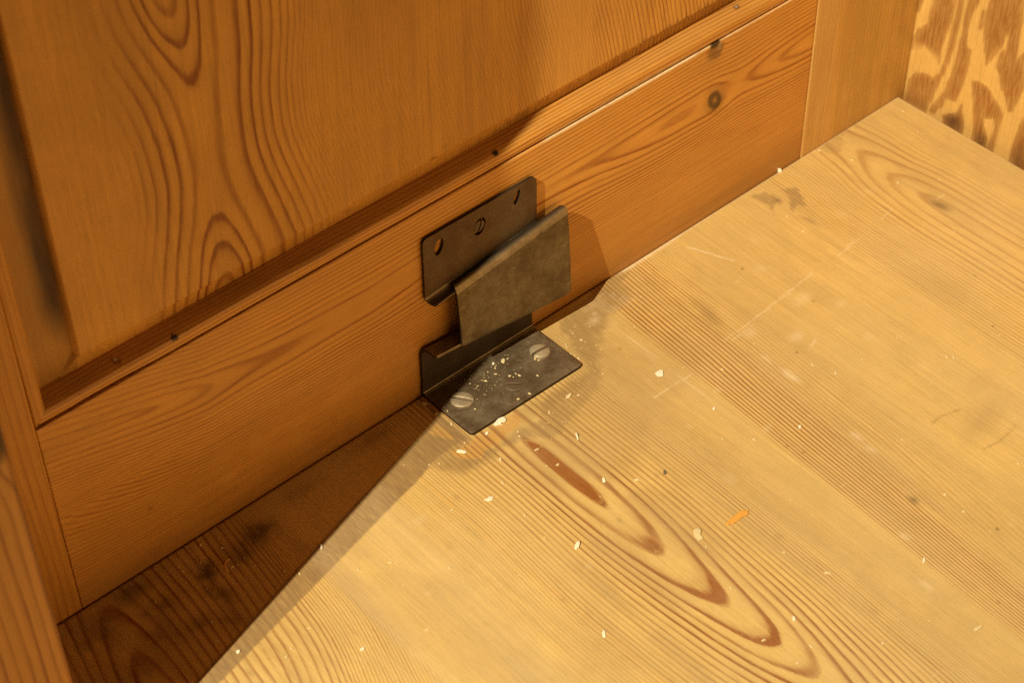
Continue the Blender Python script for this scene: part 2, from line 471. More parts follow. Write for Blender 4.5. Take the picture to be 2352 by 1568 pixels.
    G = np.maximum(G, .5 * sstep(.56, .68, fbm(X / 34, Y / 60, 65, 3)) * nb)
    P_ = np.maximum(P_, np.interp(xs, [-90, -78, -50, -40, 5, 16, 30, 85, 93, 97], [0, .22, .22, 0, 0, .14, 0, 0, .15, 0]) * nb * 1.4)
    # worn, scuffed back edge beside the bracket
    poly(G, [(115, .5), (103, -1), (92, -6), (72, -6), (67, -14), (80.6, -17.5), (99.6, -18.9), (107, -15.9), (108.9, -7.5), (120, -2)], .7, 1.5, 1.2)
    for k in range(9):
        yy = -5 - k * 1.5
        line(P_, [(84 + k, yy), (100 + 1.3 * k, yy - 1.5)], .45, .35, .6)
    bl(P_, 84, -16, 3, 2, .55); bl(P_, 87, -13, 1.6, 1.2, .5); bl(P_, 88, -9, 4, .8, .3)
    poly(G, [(244.4, 1.1), (255.4, 1.4), (261.3, -1.4), (254.9, -8.6), (246.6, -11.2), (242.2, -7.2)], .55, 1.5, 1)
    poly(G, [(194.0, -4.1), (201.7, -6.4), (202.3, -10.5), (202.4, -16.7), (199.6, -17.7), (200.1, -13.4), (192.0, -21.6), (191.4, -19.9), (195.6, -12.9), (194.6, -8.3)], .8, 1.2, 1.0)
    poly(G, [(207.5, -10.4), (214.4, -14.3), (213.4, -18.3), (207.4, -26.1), (205.5, -23.2), (199.9, -25.2), (200.2, -21.9), (205.2, -18.0)], .8, 1.2, 1.0)
    bl(G, 201.2, -34, 1.6, 5.5, .7, .2); bl(D, 200, -14.5, 2, 1.2, .35)
    bl(G, 253, -67, 2.6, 6.5, .9, .1); bl(D, 253, -67, 2.0, 5.0, .32, .1); bl(G, 248, -82, 1.6, 7, .4, .3)
    # brown eye of the cathedral
    Wd = eye * .85
    line(P_, [(137.8, -5.5), (143.8, -7.7), (147.7, -9.6)], .5, .2); line(G, [(137, -5), (143.8, -7.2), (147.7, -9.0)], .5, .8)
    line(P_, [(147.7, -9.6), (156.1, -29.7)], .6, .95, .2)
    line(P_, [(116.5, -62.2), (134.2, -61.5), (150.2, -60.5), (176.0, -58.5)], .6, .6, .5)
    line(P_, [(118, -64.2), (134.2, -63.7)], .9, .45, .6)
    line(P_, [(71.0, -66.2), (92.1, -66.7)], .6, .6, .6); line(P_, [(138.8, -90.0), (146.1, -87.6)], .9, .6)
    line(P_, [(226.1, -55.1), (235.9, -53.4)], .6, .6); line(P_, [(193.1, -58.6), (208.0, -57.3)], .7, .5); line(P_, [(253.8, -63.6), (260.2, -63.5)], .5, .7)
    line(P_, [(201.1, -56.7), (207.5, -57.5)], .8, .5); line(P_, [(88, -33), (87, -82)], .4, .5, .3)
    line(Wm, [(-29, -30), (-29.5, -87), (-27, -140), (-25, -220)], .6, .5, .3)
    rs = random.Random(3)
    for k in range(45):     # short scuffs across the grain
        x = rs.uniform(-60, 290); y = rs.uniform(-240, -20); L = rs.uniform(2, 12)
        line(P_, [(x, y), (x + L, y + rs.uniform(-.15, .3) * L)], rs.uniform(.35, .6), rs.uniform(.08, .3), .7)
    for k in range(46):     # little dents and dull dabs
        x = rs.uniform(-90, 290); y = rs.uniform(-250, -15)
        bl(P_ if k % 3 else G, x, y, rs.uniform(.8, 3), rs.uniform(.8, 3.5), rs.uniform(.12, .32), rs.uniform(0, 3))
    # dark bruise and pale dents on the strong grain band
    bl(G, 124, -44, 4.5, 12, .55, -.15); bl(D, 122, -50, 3, 7, .16, -.15); bl(G, 112, -92, 2.5, 10, .35, -.1)
    for x, y, rx, ry, s in [(121.6, -81.8, 1.4, 3.5, .5), (121.8, -95.2, 1.8, 5.5, .75), (116, -136.5, 1.8, 4, .5), (115, -145, 1.6, 4, .5), (128, -66, 4, 3, .35), (160, -67, 5, 3, .4), (141, -81, 4, 3, .45), (169.8, -80, 4, 2, .3), (163.6, -102, 3, 3, .3), (89.8, -183.5, 2.2, 3, .5), (77.4, -204.7, 2.2, 4, .5), (61.4, -118, 3, 3, .25)]:
        bl(P_, x, y, rx, ry, s)
    for x, y, r, s in [(106.8, -173.9, 2.2, .8), (47.9, -187.1, 1.3, .5), (53.8, -199.4, 2, .5), (54.2, -151.2, 2.2, .5), (41.9, -96.8, 1.2, .4), (14.2, -104.5, 1.2, .6), (-25, -53, 1.6, .45), (-28, -118, 1.8, .5), (-29, -125.7, 1, .4), (-135.6, -66.3, 1.6, .7), (23.9, -87.5, 1.6, .5), (165, -120, 8, .25), (210, -105, 12, .3), (-43, -70, 2, .3)]:
        bl(G, x, y, r, r * 1.5, s)
    bl(D, 106.8, -173.9, 1.4, 2.0, .35)
    for x, y, s in [(155, -36, .6), (162.7, -71, .6), (133.9, -87.8, .6), (207.7, -133, .7), (80.2, -35.9, .45), (227, -107.6, .4), (93.6, -128, .4), (119.1, -205.3, .8), (91.3, -121.2, .5), (91.0, -228.0, .6)]:
        bl(D, x, y, .6, .6, s)
    line(D, [(144, -152.3), (149.9, -152.1), (158.4, -155.0)], .8, .25); line(D, [(148.2, -175.2), (156.2, -177), (168, -176)], .9, .22)
    bl(G, 160, -165, 16, 7, .5, .1); bl(G, 178, -150, 14, 6, .3, .1)
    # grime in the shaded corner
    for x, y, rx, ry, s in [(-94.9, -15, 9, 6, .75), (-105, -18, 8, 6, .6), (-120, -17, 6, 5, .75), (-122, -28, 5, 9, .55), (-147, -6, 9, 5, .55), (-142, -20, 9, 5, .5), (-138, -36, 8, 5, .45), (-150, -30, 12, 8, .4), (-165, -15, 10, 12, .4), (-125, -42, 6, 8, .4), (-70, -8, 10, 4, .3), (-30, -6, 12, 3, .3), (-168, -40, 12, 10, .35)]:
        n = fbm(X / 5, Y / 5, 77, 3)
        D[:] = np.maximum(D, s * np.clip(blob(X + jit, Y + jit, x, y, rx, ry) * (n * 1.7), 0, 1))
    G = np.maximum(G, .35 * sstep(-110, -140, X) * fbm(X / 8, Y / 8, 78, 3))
    # broken scuff of pale dust in the corner
    line(P_, [(-113.5, -22.4), (-112.6, -19.9), (-110.0, -18.3)], .5, .8, .2)
    for k in range(26):
        bl(P_, rs.gauss(-121, 2.5), rs.gauss(-13.5, 2.5), .6, .6, rs.uniform(.2, .6))
    # rubbed arris along the back edge, its bright highlight painted pale
    e = sstep(-2.2 - 1.0 * sstep(200, 120, X), -0.2, Y + jit * .3) * sstep(109, 116, X)
    e9 = sstep(-1.2 - 2.6 * sstep(190, 118, X), -0.6, Y + jit * .4) * sstep(111, 117, X) * sstep(200, 150, X)
    G = G * (1 - e9); D = D * (1 - e9)
    P_ = np.maximum(P_, e9 * 1.3)
    P_ = np.maximum(P_, e * (.75 + .25 * sstep(240, 130, X)))
    e2 = sstep(299.5, 301.6, X + jit * .2)
    P_ = np.maximum(P_, .45 * e2)
    # worn light wash over the middle of the board
    P_ = np.maximum(P_, .16 * fbm(X / 30, Y / 45, 55, 3) * sstep(-40, -80, Y))
    em = sstep(4.6, 3.8, R) * sstep(30, 42, aY) * sstep(104, 92, aY)
    G = G * (1 - em); P_ = P_ * (1 - em * .9); Wd = em
    return dict(ring=v, con=con * (1 - eye), dark=np.clip(D, 0, 1), pale=P_, grey=G, warm=np.clip(Wm, 0, 1), eye=Wd)

def rail_field(X, Z):
    rise = pieces([(-200, 27), (-163, 21), (-130, 12), (-98, 4), (-60, 1.0), (-20, 0), (320, 0)])(X)
    rise = rise + 8 * sstep(-25, 30, X) * sstep(142, 75, X) * np.exp(-((Z - 66) / 13) ** 2) * .6
    zs = Z - rise * np.exp(-np.maximum(0, 50 - Z) / 30) + (fbm(X / 60, Z / 12, 21, 2) - .5) * 1.4 + (fbm(X / 25, Z / 4, 22, 2) - .5) * .4
    # lines part round the knot
    kx, kz = 169, 65.5
    dx = (X - kx); dz = zs - kz
    rr = np.sqrt((dx / 11) ** 2 + (dz / 8) ** 2)
    zs = kz + dz * (1 - .78 * np.exp(-rr ** 2))
    k2 = np.sqrt(((X - 166) / 10) ** 2 + ((zs - 99) / 6) ** 2)
    zs = zs - 3.0 * np.exp(-k2 ** 2)
    d = smooth_curve([(-200, 1), (-140, 1.2), (-118, 2.6), (-98, 5.6), (-80, 8.5), (-40, 9.5), (60, 9.5), (100, 9.0), (113, 7.8), (130, 6.6), (150, 5.2), (168, 7.4), (180, 10.2), (190, 9.2), (210, 5.8), (232, 3.0), (260, 1)])(X)
    zc = 67.0
    u = zs - zc
    R = np.sqrt(u * u + d * d)
    up = [(0, 2.8), (6, 3.3), (9, 3.0), (14, 2.4), (20, 2.0), (40, 1.8)]
    dn = [(0, 2.8), (6, 3.3), (9, 3.0), (13, 2.3), (18, 1.8), (26, 1.5), (40, 1.4), (90, 1.6)]
    v = np.where(u > 0, spacing_index(R, up), spacing_index(R, dn))
    v = np.where(np.abs(u) < .01, spacing_index(R, up), v)
    con = pieces([(-30, .5), (0, .5), (20, .6), (32, .7), (45, .8), (60, .8), (72, .75), (85, .6), (97, .6)])(Z) * (0.75 + .35 * fbm(X / 40, Z / 10, 24, 2))
    con = con * pieces([(-170, .75), (-60, .95), (40, 1.15), (230, 1.15)])(X) * (1 - .45 * np.exp(-((zs - 70) / 5) ** 2) * sstep(-60, 0, X) * sstep(140, 100, X))
    con = con * (1 - .8 * np.exp(-((X - 168) / 20) ** 2 - ((Z - 66) / 5) ** 2))
    jit = (fbm(X / 2, Z / 2, 9, 3) - .5)
    # knot
    kr = np.sqrt(((X - kx) * math.cos(.5) + (Z - kz) * math.sin(.5)) ** 2 / 4.0 ** 2 + (-(X - kx) * math.sin(.5) + (Z - kz) * math.cos(.5)) ** 2 / 5.6 ** 2) + jit * .25
    D = np.clip(.85 * sstep(1.2, .8, kr) * (1 - .45 * sstep(.45, .1, kr)), 0, 1)
    D = np.maximum(D, .30 * sstep(2.1, .9, kr))
    k3 = np.sqrt(((X - 167) / 5.0) ** 2 + ((Z - 92) / 3.8) ** 2) + jit * .8
    D = np.maximum(D, .55 * sstep(1.3, .5, k3))
    D = np.maximum(D, .95 * sstep(1.3, .8, np.sqrt(((X - 166.5) / 2.8) ** 2 + ((Z - 95.8) / 1.7) ** 2) + jit * .5))
    D = np.maximum(D, .5 * blob(X, Z, -129, 29, 1, 1))
    D = np.maximum(D, .24 * sstep(22, 0, Z) * (.6 + .6 * fbm(X / 30, Z / 3, 44, 3)))  # shade at the foot of the rail painted darker
    P_ = np.zeros_like(X)
    P_ = np.maximum(P_, .65 * sstep(.9, .2, np.sqrt(((X - 169.5) / 1.6) ** 2 + ((Z - 93.6) / 2.2) ** 2) + jit))
    # rubbed upper arris, its highlight painted whitish between the bracket and the knot
    e = sstep(94.9, 96.3, Z + jit * .8)
    amt = .25 * sstep(40, 60, X) + 1.1 * sstep(66, 74, X) * sstep(172, 130, X) + .3 * sstep(100, 130, X)
    P_ = np.maximum(P_, np.clip(e * amt * (.6 + .8 * fbm(X / 6, Z, 12, 2)), 0, 1))
    # dust line and dent at shelf level
    G = .22 * sstep(55, 5, Z) * fbm(X / 30, Z / 10, 90, 3) + .35 * blob(X, Z, 165, 88, 6, 3)
    W_ = .35 * sstep(30, 10, Z) * sstep(60, 75, X) * sstep(125, 105, X)  # warm bounce off the shelf painted into the rail by the clip
    return dict(ring=v, con=con, dark=D, pale=P_, grey=G, warm=W_)

def panel_field(X, Z):
    xs = X + (fbm(X / 20, Z / 90, 41, 2) - .5) * .8
    xc = smooth_curve([(90, -78), (130, -79), (165, -79), (200, -80), (225, -84), (260, -90), (400, -100)])(Z)
    d = smooth_curve([(80, 1), (100, 2.5), (112, 5), (129, 9), (143, 12.6), (160, 14.2), (178, 13.6), (190, 12.6), (199, 11.4), (213, 8.5), (225, 5.2), (235, 2.5), (400, 2)])(Z)
    k = smooth_curve([(80, .85), (110, .9), (130, 1.05), (160, 1.35), (180, 1.33), (205, 1.12), (225, 1.0), (400, .9)])(Z)
    u = (xs - xc)
    u = u + (k - 1) * 26 * np.tanh(u / 26)
    R = np.sqrt(u * u + d * d)
    def ringmap(lines, sp):
        lines = list(lines)
        while lines[-1] < 420: lines.append(lines[-1] + sp(lines[-1]))
        return np.array([0] + lines), np.array([.55] + [1.93 + q for q in range(len(lines))])
    rR, vR_ = ringmap([5, 8.5, 11.5, 16, 24.8, 30, 33.9, 37.9, 41.7, 44.8, 47.4, 49.6], lambda r: 1.75 + .35 * math.sin(r * .31) + .3 * math.sin(r * 1.7) + (.5 if r > 190 else 0))
    rL, vL_ = ringmap([5, 8.5, 11.5, 16, 20.8, 25.8, 30.8, 35], lambda r: 3.4)
    v = np.where(u > 0, np.interp(R, rR, vR_), np.interp(R, rL, vL_))
    con = pieces([(-160, .03), (-118, .03), (-108, .15), (-102, .6), (-95, .9), (-60, .95), (-48, .7), (-38, .38), (-28, .2), (20, .18), (50, .25), (60, .4), (78, .5), (84, .15), (98, .25), (104, .6), (150, .75), (230, .75)])(xs)
    D = .0 + .09 * sstep(60.5, 62.5, xs) * sstep(80, 78, xs)
    D = np.maximum(D, np.interp(xs, [-160, -130, -60, -32, -30, -8, -7, 8, 22, 24, 36, 38, 60], [.05, .02, 0, 0, .05, .06, .0, .02, .02, .07, .05, .0, .04]) * (.5 + vnoise(xs / 1.3, xs * 0, 91)))
    D = np.maximum(D, .12 * sstep(-12, -4, xs) * sstep(20, 10, xs) * fbm(X / 4, Z / 90, 12, 2))
    G = np.zeros_like(X)
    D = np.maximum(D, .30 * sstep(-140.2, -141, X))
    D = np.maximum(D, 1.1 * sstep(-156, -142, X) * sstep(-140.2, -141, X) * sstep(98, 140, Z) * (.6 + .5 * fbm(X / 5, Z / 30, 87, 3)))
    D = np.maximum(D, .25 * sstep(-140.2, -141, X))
    # ragged brown wear along the bottom of the field
    rag = 104.5 + 5.2 * pieces([(-40, .0), (40, .45), (60, .8), (110, 1.15), (150, 1.5), (230, 1.6)])(X) + (vnoise(X / 1.7, X * 0, 61) + vnoise(X / .7, X * 0, 62) - 1) * 3.5 * sstep(20, 60, X)
    D = np.maximum(D, .40 * sstep(rag + .5, rag - .5, Z) * sstep(10, 60, X) * (.6 + .6 * fbm(X / 2, Z / 6, 19, 2)))
    for x, z, rx, rz, s in [(18, 112, 1.8, .9, .6), (24, 115, 1.2, .5, .3), (-2, 110, .6, .9, .4), (-22, 108, 1, 1, .4), (17.5, 140, .5, 26, .28), (35, 150, .5, 40, .25), (37.5, 150, .3, 40, .18), (102, 132, .5, 4, .3)]:
        D = np.maximum(D, s * blob(X, Z, x, z, rx, rz))
    return dict(ring=v, con=con, dark=D, pale=.0 * X, grey=G, warm=.0 * X)

def ledge_field(X, Q):
    v = spacing_index(Q + (fbm(X / 40, Q / 5, 71, 2) - .5) * 2 + X * .012 + 60, [(0, 1.7), (200, 1.7)])
    con = .8 + 0 * X
    jit = (fbm(X / 2, Q / 2, 9, 3) - .5)
    D = .08 + .22 * fbm(X / 14, Q / 4, 33, 3)
    D = D * sstep(3, 6, Q) * (.45 + .55 * sstep(60, -40, X))
    for x, q, r, s in [(-106, 5.5, 1.7, 1.0), (45, 6.5, 1.5, 1.0), (-128, 8.0, 1.6, .5), (184, 10, 1.4, .6), (-26, 7, 1, .3)]:
        D = np.maximum(D, s * sstep(1.15, .75, np.sqrt((X - x) ** 2 + (Q - q) ** 2) / r + jit * .5))
    D = np.maximum(D, .55 * sstep(.75, .2, Q) * sstep(70, 20, X) * (.3 + fbm(X / 12, Q, 58, 3)))
    e = sstep(1.6, .2, Q + jit)
    amt = .9 * sstep(66, 74, X) * sstep(168, 120, X) + .4 * sstep(100, 130, X)  # highlight along the worn lower lip painted pale
    G = .3 * fbm(X / 20, Q / 3, 35, 2) * sstep(4, 8, Q)
    return dict(ring=v, con=con, dark=np.clip(D, 0, 1), pale=np.clip(e * amt, 0, 1), grey=G, warm=0 * X)

def straight_field(seed, sp, con, wander=2.0, knot=None):
    def f(A, B):        # A across, B along
        v = spacing_index(A + (fbm(A / 25, B / 90, seed, 2) - .5) * wander * 2 + 500, [(0, sp), (400, sp), (1500, sp)])
        D = .10 * fbm(A / 4, B / 60, seed + 3, 3)
        if knot:
            kr = np.sqrt(((A - knot[0]) / knot[2]) ** 2 + ((B - knot[1]) / knot[3]) ** 2) + (fbm(A / 3, B / 3, 9, 3) - .5) * .5
            D = np.maximum(D, .9 * sstep(1.3, .4, kr))
            v = v + 1.6 * np.exp(-kr ** 2 / 3)
        return dict(ring=v, con=con * (.6 + .8 * fbm(A / 12, B / 80, seed + 5, 2)), dark=D)
    return f

PLY = [
[(-9.0,58.2),(-8.9,50.4),(-7.9,43.3),(-3.6,38.7),(-1.4,32.1),(-1.4,26.6),(-4.2,27.4),(-7.4,31.5),(-12.8,30.1),(-17.8,25.5),(-17.8,34.0),(-18.5,42.3),(-20.2,52.1),(-20.5,63.9),(-20,200),(-9,200)],
[(-1.2,-5),(-2.2,8.2),(-4.1,12.5),(-7.5,15.6),(-11.9,16.7),(-15.7,16.9),(-18.8,21.7),(-20.1,31.6),(-21.5,45.0),(-22.4,64.9),(-23,200),(-25.4,200),(-25.2,66.3),(-25.2,51.7),(-23.8,39.1),(-21.6,23.8),(-18.0,8.1),(-15.0,-5)],
[(-28.3,67.9),(-29,200),(-34,200),(-33.3,70.4),(-30.4,60.2),(-29.7,51.1),(-31.0,44.1),(-33.8,42.5),(-33.8,29.3),(-32.6,19.4),(-30.3,11.2),(-24.2,9.7),(-23.7,5.0),(-19.8,-2.3),(-16.5,-2.2),(-23.4,13.7),(-25.5,23.5),(-26.7,33.9),(-27.4,46.9),(-27.6,58.8)],
[(-38.8,73.1),(-37.8,65.8),(-38.9,55.9),(-41.0,46.4),(-43.6,39.4),(-45.2,43.9),(-47.6,49.9),(-49.4,53.2),(-50.4,60.1),(-51.8,59.1),(-51.8,53.3),(-49.2,48.4),(-48.8,41.0),(-51.6,36.5),(-54.0,30.6),(-57.2,26.9),(-59.5,21.5),(-61.7,22.8),(-63.3,29.8),(-65.3,37.5),(-61.5,55.0),(-58.5,49.8),(-57.6,59.8),(-57.5,71.3),(-55.9,81.7),(-54,200),(-40,200)],
[(-36.9,65.9),(-35.8,65.3),(-35.8,56.0),(-36.6,56.4)],
[(-37.5,26.4),(-41.5,28.6),(-47.4,27.0),(-51.8,23.3),(-55.3,21.0),(-56.7,17.4),(-55.9,8.9),(-55.9,0.0),(-54.8,-12),(-53.0,-6),(-54.2,9.8),(-52.6,13.2),(-46.9,10.6),(-48.3,6.4),(-51.1,1.7),(-51.5,-10),(-44.2,-8),(-41.5,8.8)],
[(-24.7,-0.2),(-32.1,4.7),(-34.1,11.5),(-36.7,2.9),(-37.9,-6),(-32.8,-10),(-26.5,-10)],
[(-68.5,22.3),(-66.2,13.0),(-65.1,3.6),(-66.0,-10),(-90,-10),(-90,60),(-72,40)],
[(0.6,47.9),(-0.3,53.8),(-2.7,54.9),(-0.8,47.4)]]
def ply_field(Yw, Z):      # Yw: world y in mm, Z height
    jit = (fbm(Yw / 2.5, Z / 14, 3, 3) - .5) * 2.2 + (fbm(Yw / .7, Z / 16, 4, 3) - .5) * 2.6 - .7
    G = np.zeros_like(Yw)
    for i, p in enumerate(PLY):
        d = polysd(Yw, Z, p) + jit * (.6 if i else .8)
        s = .95
        soft = .5
        G = np.maximum(G, s * sstep(soft, -soft, d) * (.72 + .28 * sstep(0, -3.5, d)) )
    # first patch fades out towards its lower edge
    G = G * (1 - .75 * sstep(34, 26, Z) * (Yw > -17.5) * (Yw < -2) * (Z > 20))
    D = .75 * blob(Yw, Z, -31, 0, 6, 6) + .6 * blob(Yw, Z, -49, -3, 5, 7) + .5 * blob(Yw, Z, -70, 0, 4, 12)
    D = D * np.maximum(G, .25)
    v = spacing_index(Yw + (fbm(Yw / 5, Z / 50, 51, 2) - .5) * 6 + 400, [(0, 1.5), (900, 1.5)])
    return dict(ring=v, con=.16 + 0 * Z, dark=np.clip(D, 0, 1), grey=G)

# ================================================================== build
ar = np.arange
# ---- shelf board
Us = ar(-262, 302.05, 0.72); Us[-1] = 302.0
Vs = np.concatenate([ar(-420, -262, 4.0), ar(-262, -0.25, 0.72)]); Vs[-1] = -0.25
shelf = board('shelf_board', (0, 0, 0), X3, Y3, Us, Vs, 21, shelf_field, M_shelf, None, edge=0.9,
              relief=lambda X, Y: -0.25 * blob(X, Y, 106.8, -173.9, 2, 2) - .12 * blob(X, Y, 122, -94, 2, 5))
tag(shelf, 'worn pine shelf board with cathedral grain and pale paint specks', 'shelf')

# ---- frame and panel wall
wall = empty('panelled_wall', (0.03, 0, 0), 'varnished pine frame and raised panel wall rising behind the shelf', 'panelling')
def wb(*a, **k):
    o = board(*a, parent=wall, **k)
    o.matrix_parent_inverse = Matrix.Translation((-0.03, 0, 0))
    return o
wb('bottom_rail', (0, 0, 0), X3, Z3, np.concatenate([[-164.22, -164.0, -163.7], ar(-163, 232.1, 0.8), [232.4]]), np.concatenate([ar(-24, -2, 2.0), ar(-2, 96.95, 0.6)]), 22, rail_field, M_rail, edge=0.3)
wb('stile', (0, 0.15, 0), X3, Z3, np.concatenate([ar(-262, -165, 1.2), [-164.7, -164.3]]), ar(-24, 360, 2.0), 22, straight_field(11, 3.2, .55), M_stile, edge=0.3)
def right_stile(A, B):
    f = straight_field(13, 2.6, .25)(A, B)
    f['pale'] = .07 * sstep(252, 249, A + B * .03) + .05 * fbm(A / 6, B / 50, 3, 2)
    f['dark'] = f['dark'] + .07 * sstep(252, 256, A + B * .03) + .10 * fbm(A / 18, B / 30, 6, 3) * sstep(255, 275, A)
    return f
wb('stile', (0, -0.1, 0), X3, Z3, ar(232.5, 309.0, 0.8), ar(-24, 200, 1.5), 22, right_stile, M_stile2, edge=0.35)
def panel_relief(X, Z):
    m = np.maximum(-140.2 - X, 111.6 - Z)
    m = m + (fbm(X / 5, Z / 5, 4, 2) - .5) * .3
    left = (-140.2 - X) > (111.6 - Z)
    return np.where(m > 0, np.where(left, -3.4 * sstep(0, .6, m) + 0.6 * np.clip(m / 12.0, 0, 1), -0.9 * sstep(0, .5, m) - 1.8 * np.clip(m / 8.0, 0, 1)), 0)
wb('raised_panel', (0, 6.0, 0), X3, Z3, ar(-168, 234, 0.8), ar(98, 352, 0.8), 8, panel_field, M_panel, edge=0.3, relief=panel_relief)

PROF = [(3.0, 97.25), (0.7, 97.2), (0.15, 97.5), (0.0, 98.1), (0.0, 99.4), (0.02, 100.8), (0.15, 101.5), (0.5, 102.2), (1.1, 102.7), (1.9, 103.05), (3.2, 103.4), (5.0, 103.85), (7.0, 104.3), (9.5, 104.9)]
def moulding(name, along, a0, a1, step, mitre, field, mat):
    """profile swept along x (bottom) or z (left); mitred where the two meet"""
    P = np.array(PROF)
    q = np.concatenate([[0], np.cumsum(np.hypot(*(P[1:] - P[:-1]).T))]) - 2.4
    A0 = ar(a0, a1, step)
    rows = []
    for i, (y, z) in enumerate(P):
        off = z - 97.0
        st = mitre + off
        rows.append(np.where(A0 < st, st, A0))
    Aa = np.array(rows)
    QQ = np.repeat(q[:, None], len(A0), 1)
    yy = np.repeat(P[:, 0][:, None], len(A0), 1); off = np.repeat(P[:, 1][:, None], len(A0), 1) - 97.0
    if along == 'x':
        gap = 0.75 * sstep(-108, -135, Aa) * (.6 + .8 * fbm(Aa / 14, Aa * 0, 3, 2)) * sstep(2.2, .3, off)
        gap = gap + .2 * sstep(2.2, .3, off) * fbm(Aa / 9, Aa * 0, 6, 2)
        co = np.stack([Aa, yy, 97.0 + off + gap], -1)
    else:
        co = np.stack([-164.6 + off + .25 * sstep(2.2, .3, off) * sstep(150, 97, Aa), yy, Aa], -1)
    fld = field(Aa, QQ)
    nv, nu = Aa.shape
    idx = np.arange(nu * nv).reshape(nv, nu)
    q4 = np.stack([idx[:-1, :-1], idx[:-1, 1:], idx[1:, 1:], idx[1:, :-1]], -1).reshape(-1, 4)
    if along != 'x': q4 = q4[:, ::-1]
    me = bpy.data.meshes.new(name)
    co = co.reshape(-1, 3)
    # solid back so that the strip has real thickness
    back = co[idx[[0, -1]].ravel()].copy(); back[:, 1] = 13.0
    n0 = len(co); co = np.concatenate([co, back]) * MM
    b = np.arange(nu * 2).reshape(2, nu) + n0
    ex = [np.stack([b[0, :-1], b[0, 1:], idx[0, 1:], idx[0, :-1]], -1), np.stack([idx[-1, :-1], idx[-1, 1:], b[1, 1:], b[1, :-1]], -1), np.stack([b[1, :-1], b[1, 1:], b[0, 1:], b[0, :-1]], -1)]
    ex = np.concatenate(ex)
    if along != 'x': ex = ex[:, ::-1]
    q4 = np.concatenate([q4, ex])
    me.from_pydata(co.tolist(), [], q4.tolist())
    me.polygons.foreach_set('use_smooth', np.ones(len(q4), bool))
    for k in ATTRS:
        a = np.broadcast_to(fld[k], (nv, nu)).ravel() if k in fld else np.zeros(nv * nu)
        a = np.concatenate([a, np.zeros(nu * 2)]).astype(np.float32)
        me.attributes.new(k, 'FLOAT', 'POINT').data.foreach_set('value', a)
    me.materials.append(mat); me.update()
    o = link(name, me, wall); o.matrix_parent_inverse = Matrix.Translation((-0.03, 0, 0))
    return o
moulding('moulding', 'x', -166.0, 236, 0.8, -164.6, ledge_field, M_rail)
def left_ledge(A, Q):
    v = spacing_index(Q + 30, [(0, 2.2), (100, 2.2)]) + A * .01
    return dict(ring=v, con=.35 + 0 * A, dark=.08 * fbm(A / 20, Q, 5, 2))
moulding('moulding', 'z', 95.0, 352, 1.5, 97.0, left_ledge, M_stile)

# ---- post and plywood side
post = board('wooden_post', (0, -72.2, 0), X3, Z3, ar(-262, -201.4, 0.9), ar(0.15, 760, 2.5), 70, straight_field(31, 4.4, .75, 2.5, (-206.5, 177, 5.5, 9)), M_post, None, edge=1.6)
tag(post, 'vertical varnished pine post in the left foreground with a dark knot', 'post')
ply = board('plywood_side', (306.2, 0, 0), -Y3, Z3, ar(0.2, 330, 0.7), ar(-60, 260, 0.9), 12, lambda U, V: ply_field(-U, V), M_ply, None, edge=0.4)
tag(ply, 'plywood side panel with bold blotchy brown figure beyond the shelf end', 'plywood panel')

# ---- sheet metal
def sheet(name, rows, thick, mats, parent, loc, ncol=24, flip=False, bevel=0.22, cuts=None, rowmat=None):
    """rows: list of (pLeft, pRight) mm; the visible side follows the rows, thickness behind"""
    R = len(rows); T = np.linspace(0, 1, ncol)
    # finer columns are not needed, the rows carry the bends
    G = np.zeros((R, ncol, 3))
    for i, (a, b) in enumerate(rows):
        a = np.array(a, float); b = np.array(b, float)
        G[i] = a[None] + (b - a)[None] * T[:, None]
    gr = np.gradient(G, axis=0); gc = np.gradient(G, axis=1)
    n = np.cross(gc, gr); n /= np.linalg.norm(n, axis=-1, keepdims=True) + 1e-12
    if flip: n = -n
    # thickness offset: miter-correct at bends is small, ignore
    B = G - n * thick
    og = np.array(loc) * 1000
    bm = bmesh.new()
    f = [[bm.verts.new((p - og) * MM) for p in r] for r in G]
    b = [[bm.verts.new((p - og) * MM) for p in r] for r in B]
    def face(vs, mi):
        if flip: vs = vs[::-1]
        fc = bm.faces.new(vs); fc.material_index = mi; fc.smooth = (mi != 1)
    for i in range(R - 1):
        for j in range(ncol - 1):
            face([f[i][j], f[i][j + 1], f[i + 1][j + 1], f[i + 1][j]], rowmat.get(i, 0) if rowmat else 0)
            face([b[i + 1][j], b[i + 1][j + 1], b[i][j + 1], b[i][j]], 0)
    for i in range(R - 1):
        face([f[i + 1][0], b[i + 1][0], b[i][0], f[i][0]], 1)
        face([f[i][-1], b[i][-1], b[i + 1][-1], f[i + 1][-1]], 1)
    for j in range(ncol - 1):
        face([f[0][j], b[0][j], b[0][j + 1], f[0][j + 1]], 1)
        face([f[-1][j + 1], b[-1][j + 1], b[-1][j], f[-1][j]], (rowmat or {}).get('end', 1))
    bmesh.ops.recalc_face_normals(bm, faces=bm.faces)
    me = bpy.data.meshes.new(name); bm.to_mesh(me); bm.free()
    for m in mats: me.materials.append(m)
    o = link(name, me, parent)
    if cuts:
        cut_objs = []
        for c in cuts:
            m = o.modifiers.new('hole', 'BOOLEAN'); m.operation = 'DIFFERENCE'; m.object = c; m.solver = 'EXACT'
            cut_objs.append(c)
    if bevel:
        m = o.modifiers.new('bevel', 'BEVEL'); m.width = bevel * MM; m.segments = 2; m.limit_method = 'ANGLE'; m.angle_limit = math.radians(50)
    if cuts:
        bpy.context.view_layer.update()
        dg = bpy.context.evaluated_depsgraph_get()
        me2 = bpy.data.meshes.new_from_object(o.evaluated_get(dg))
        o.modifiers.clear(); o.data = me2
        for c in cut_objs: bpy.data.objects.remove(c)
    return o

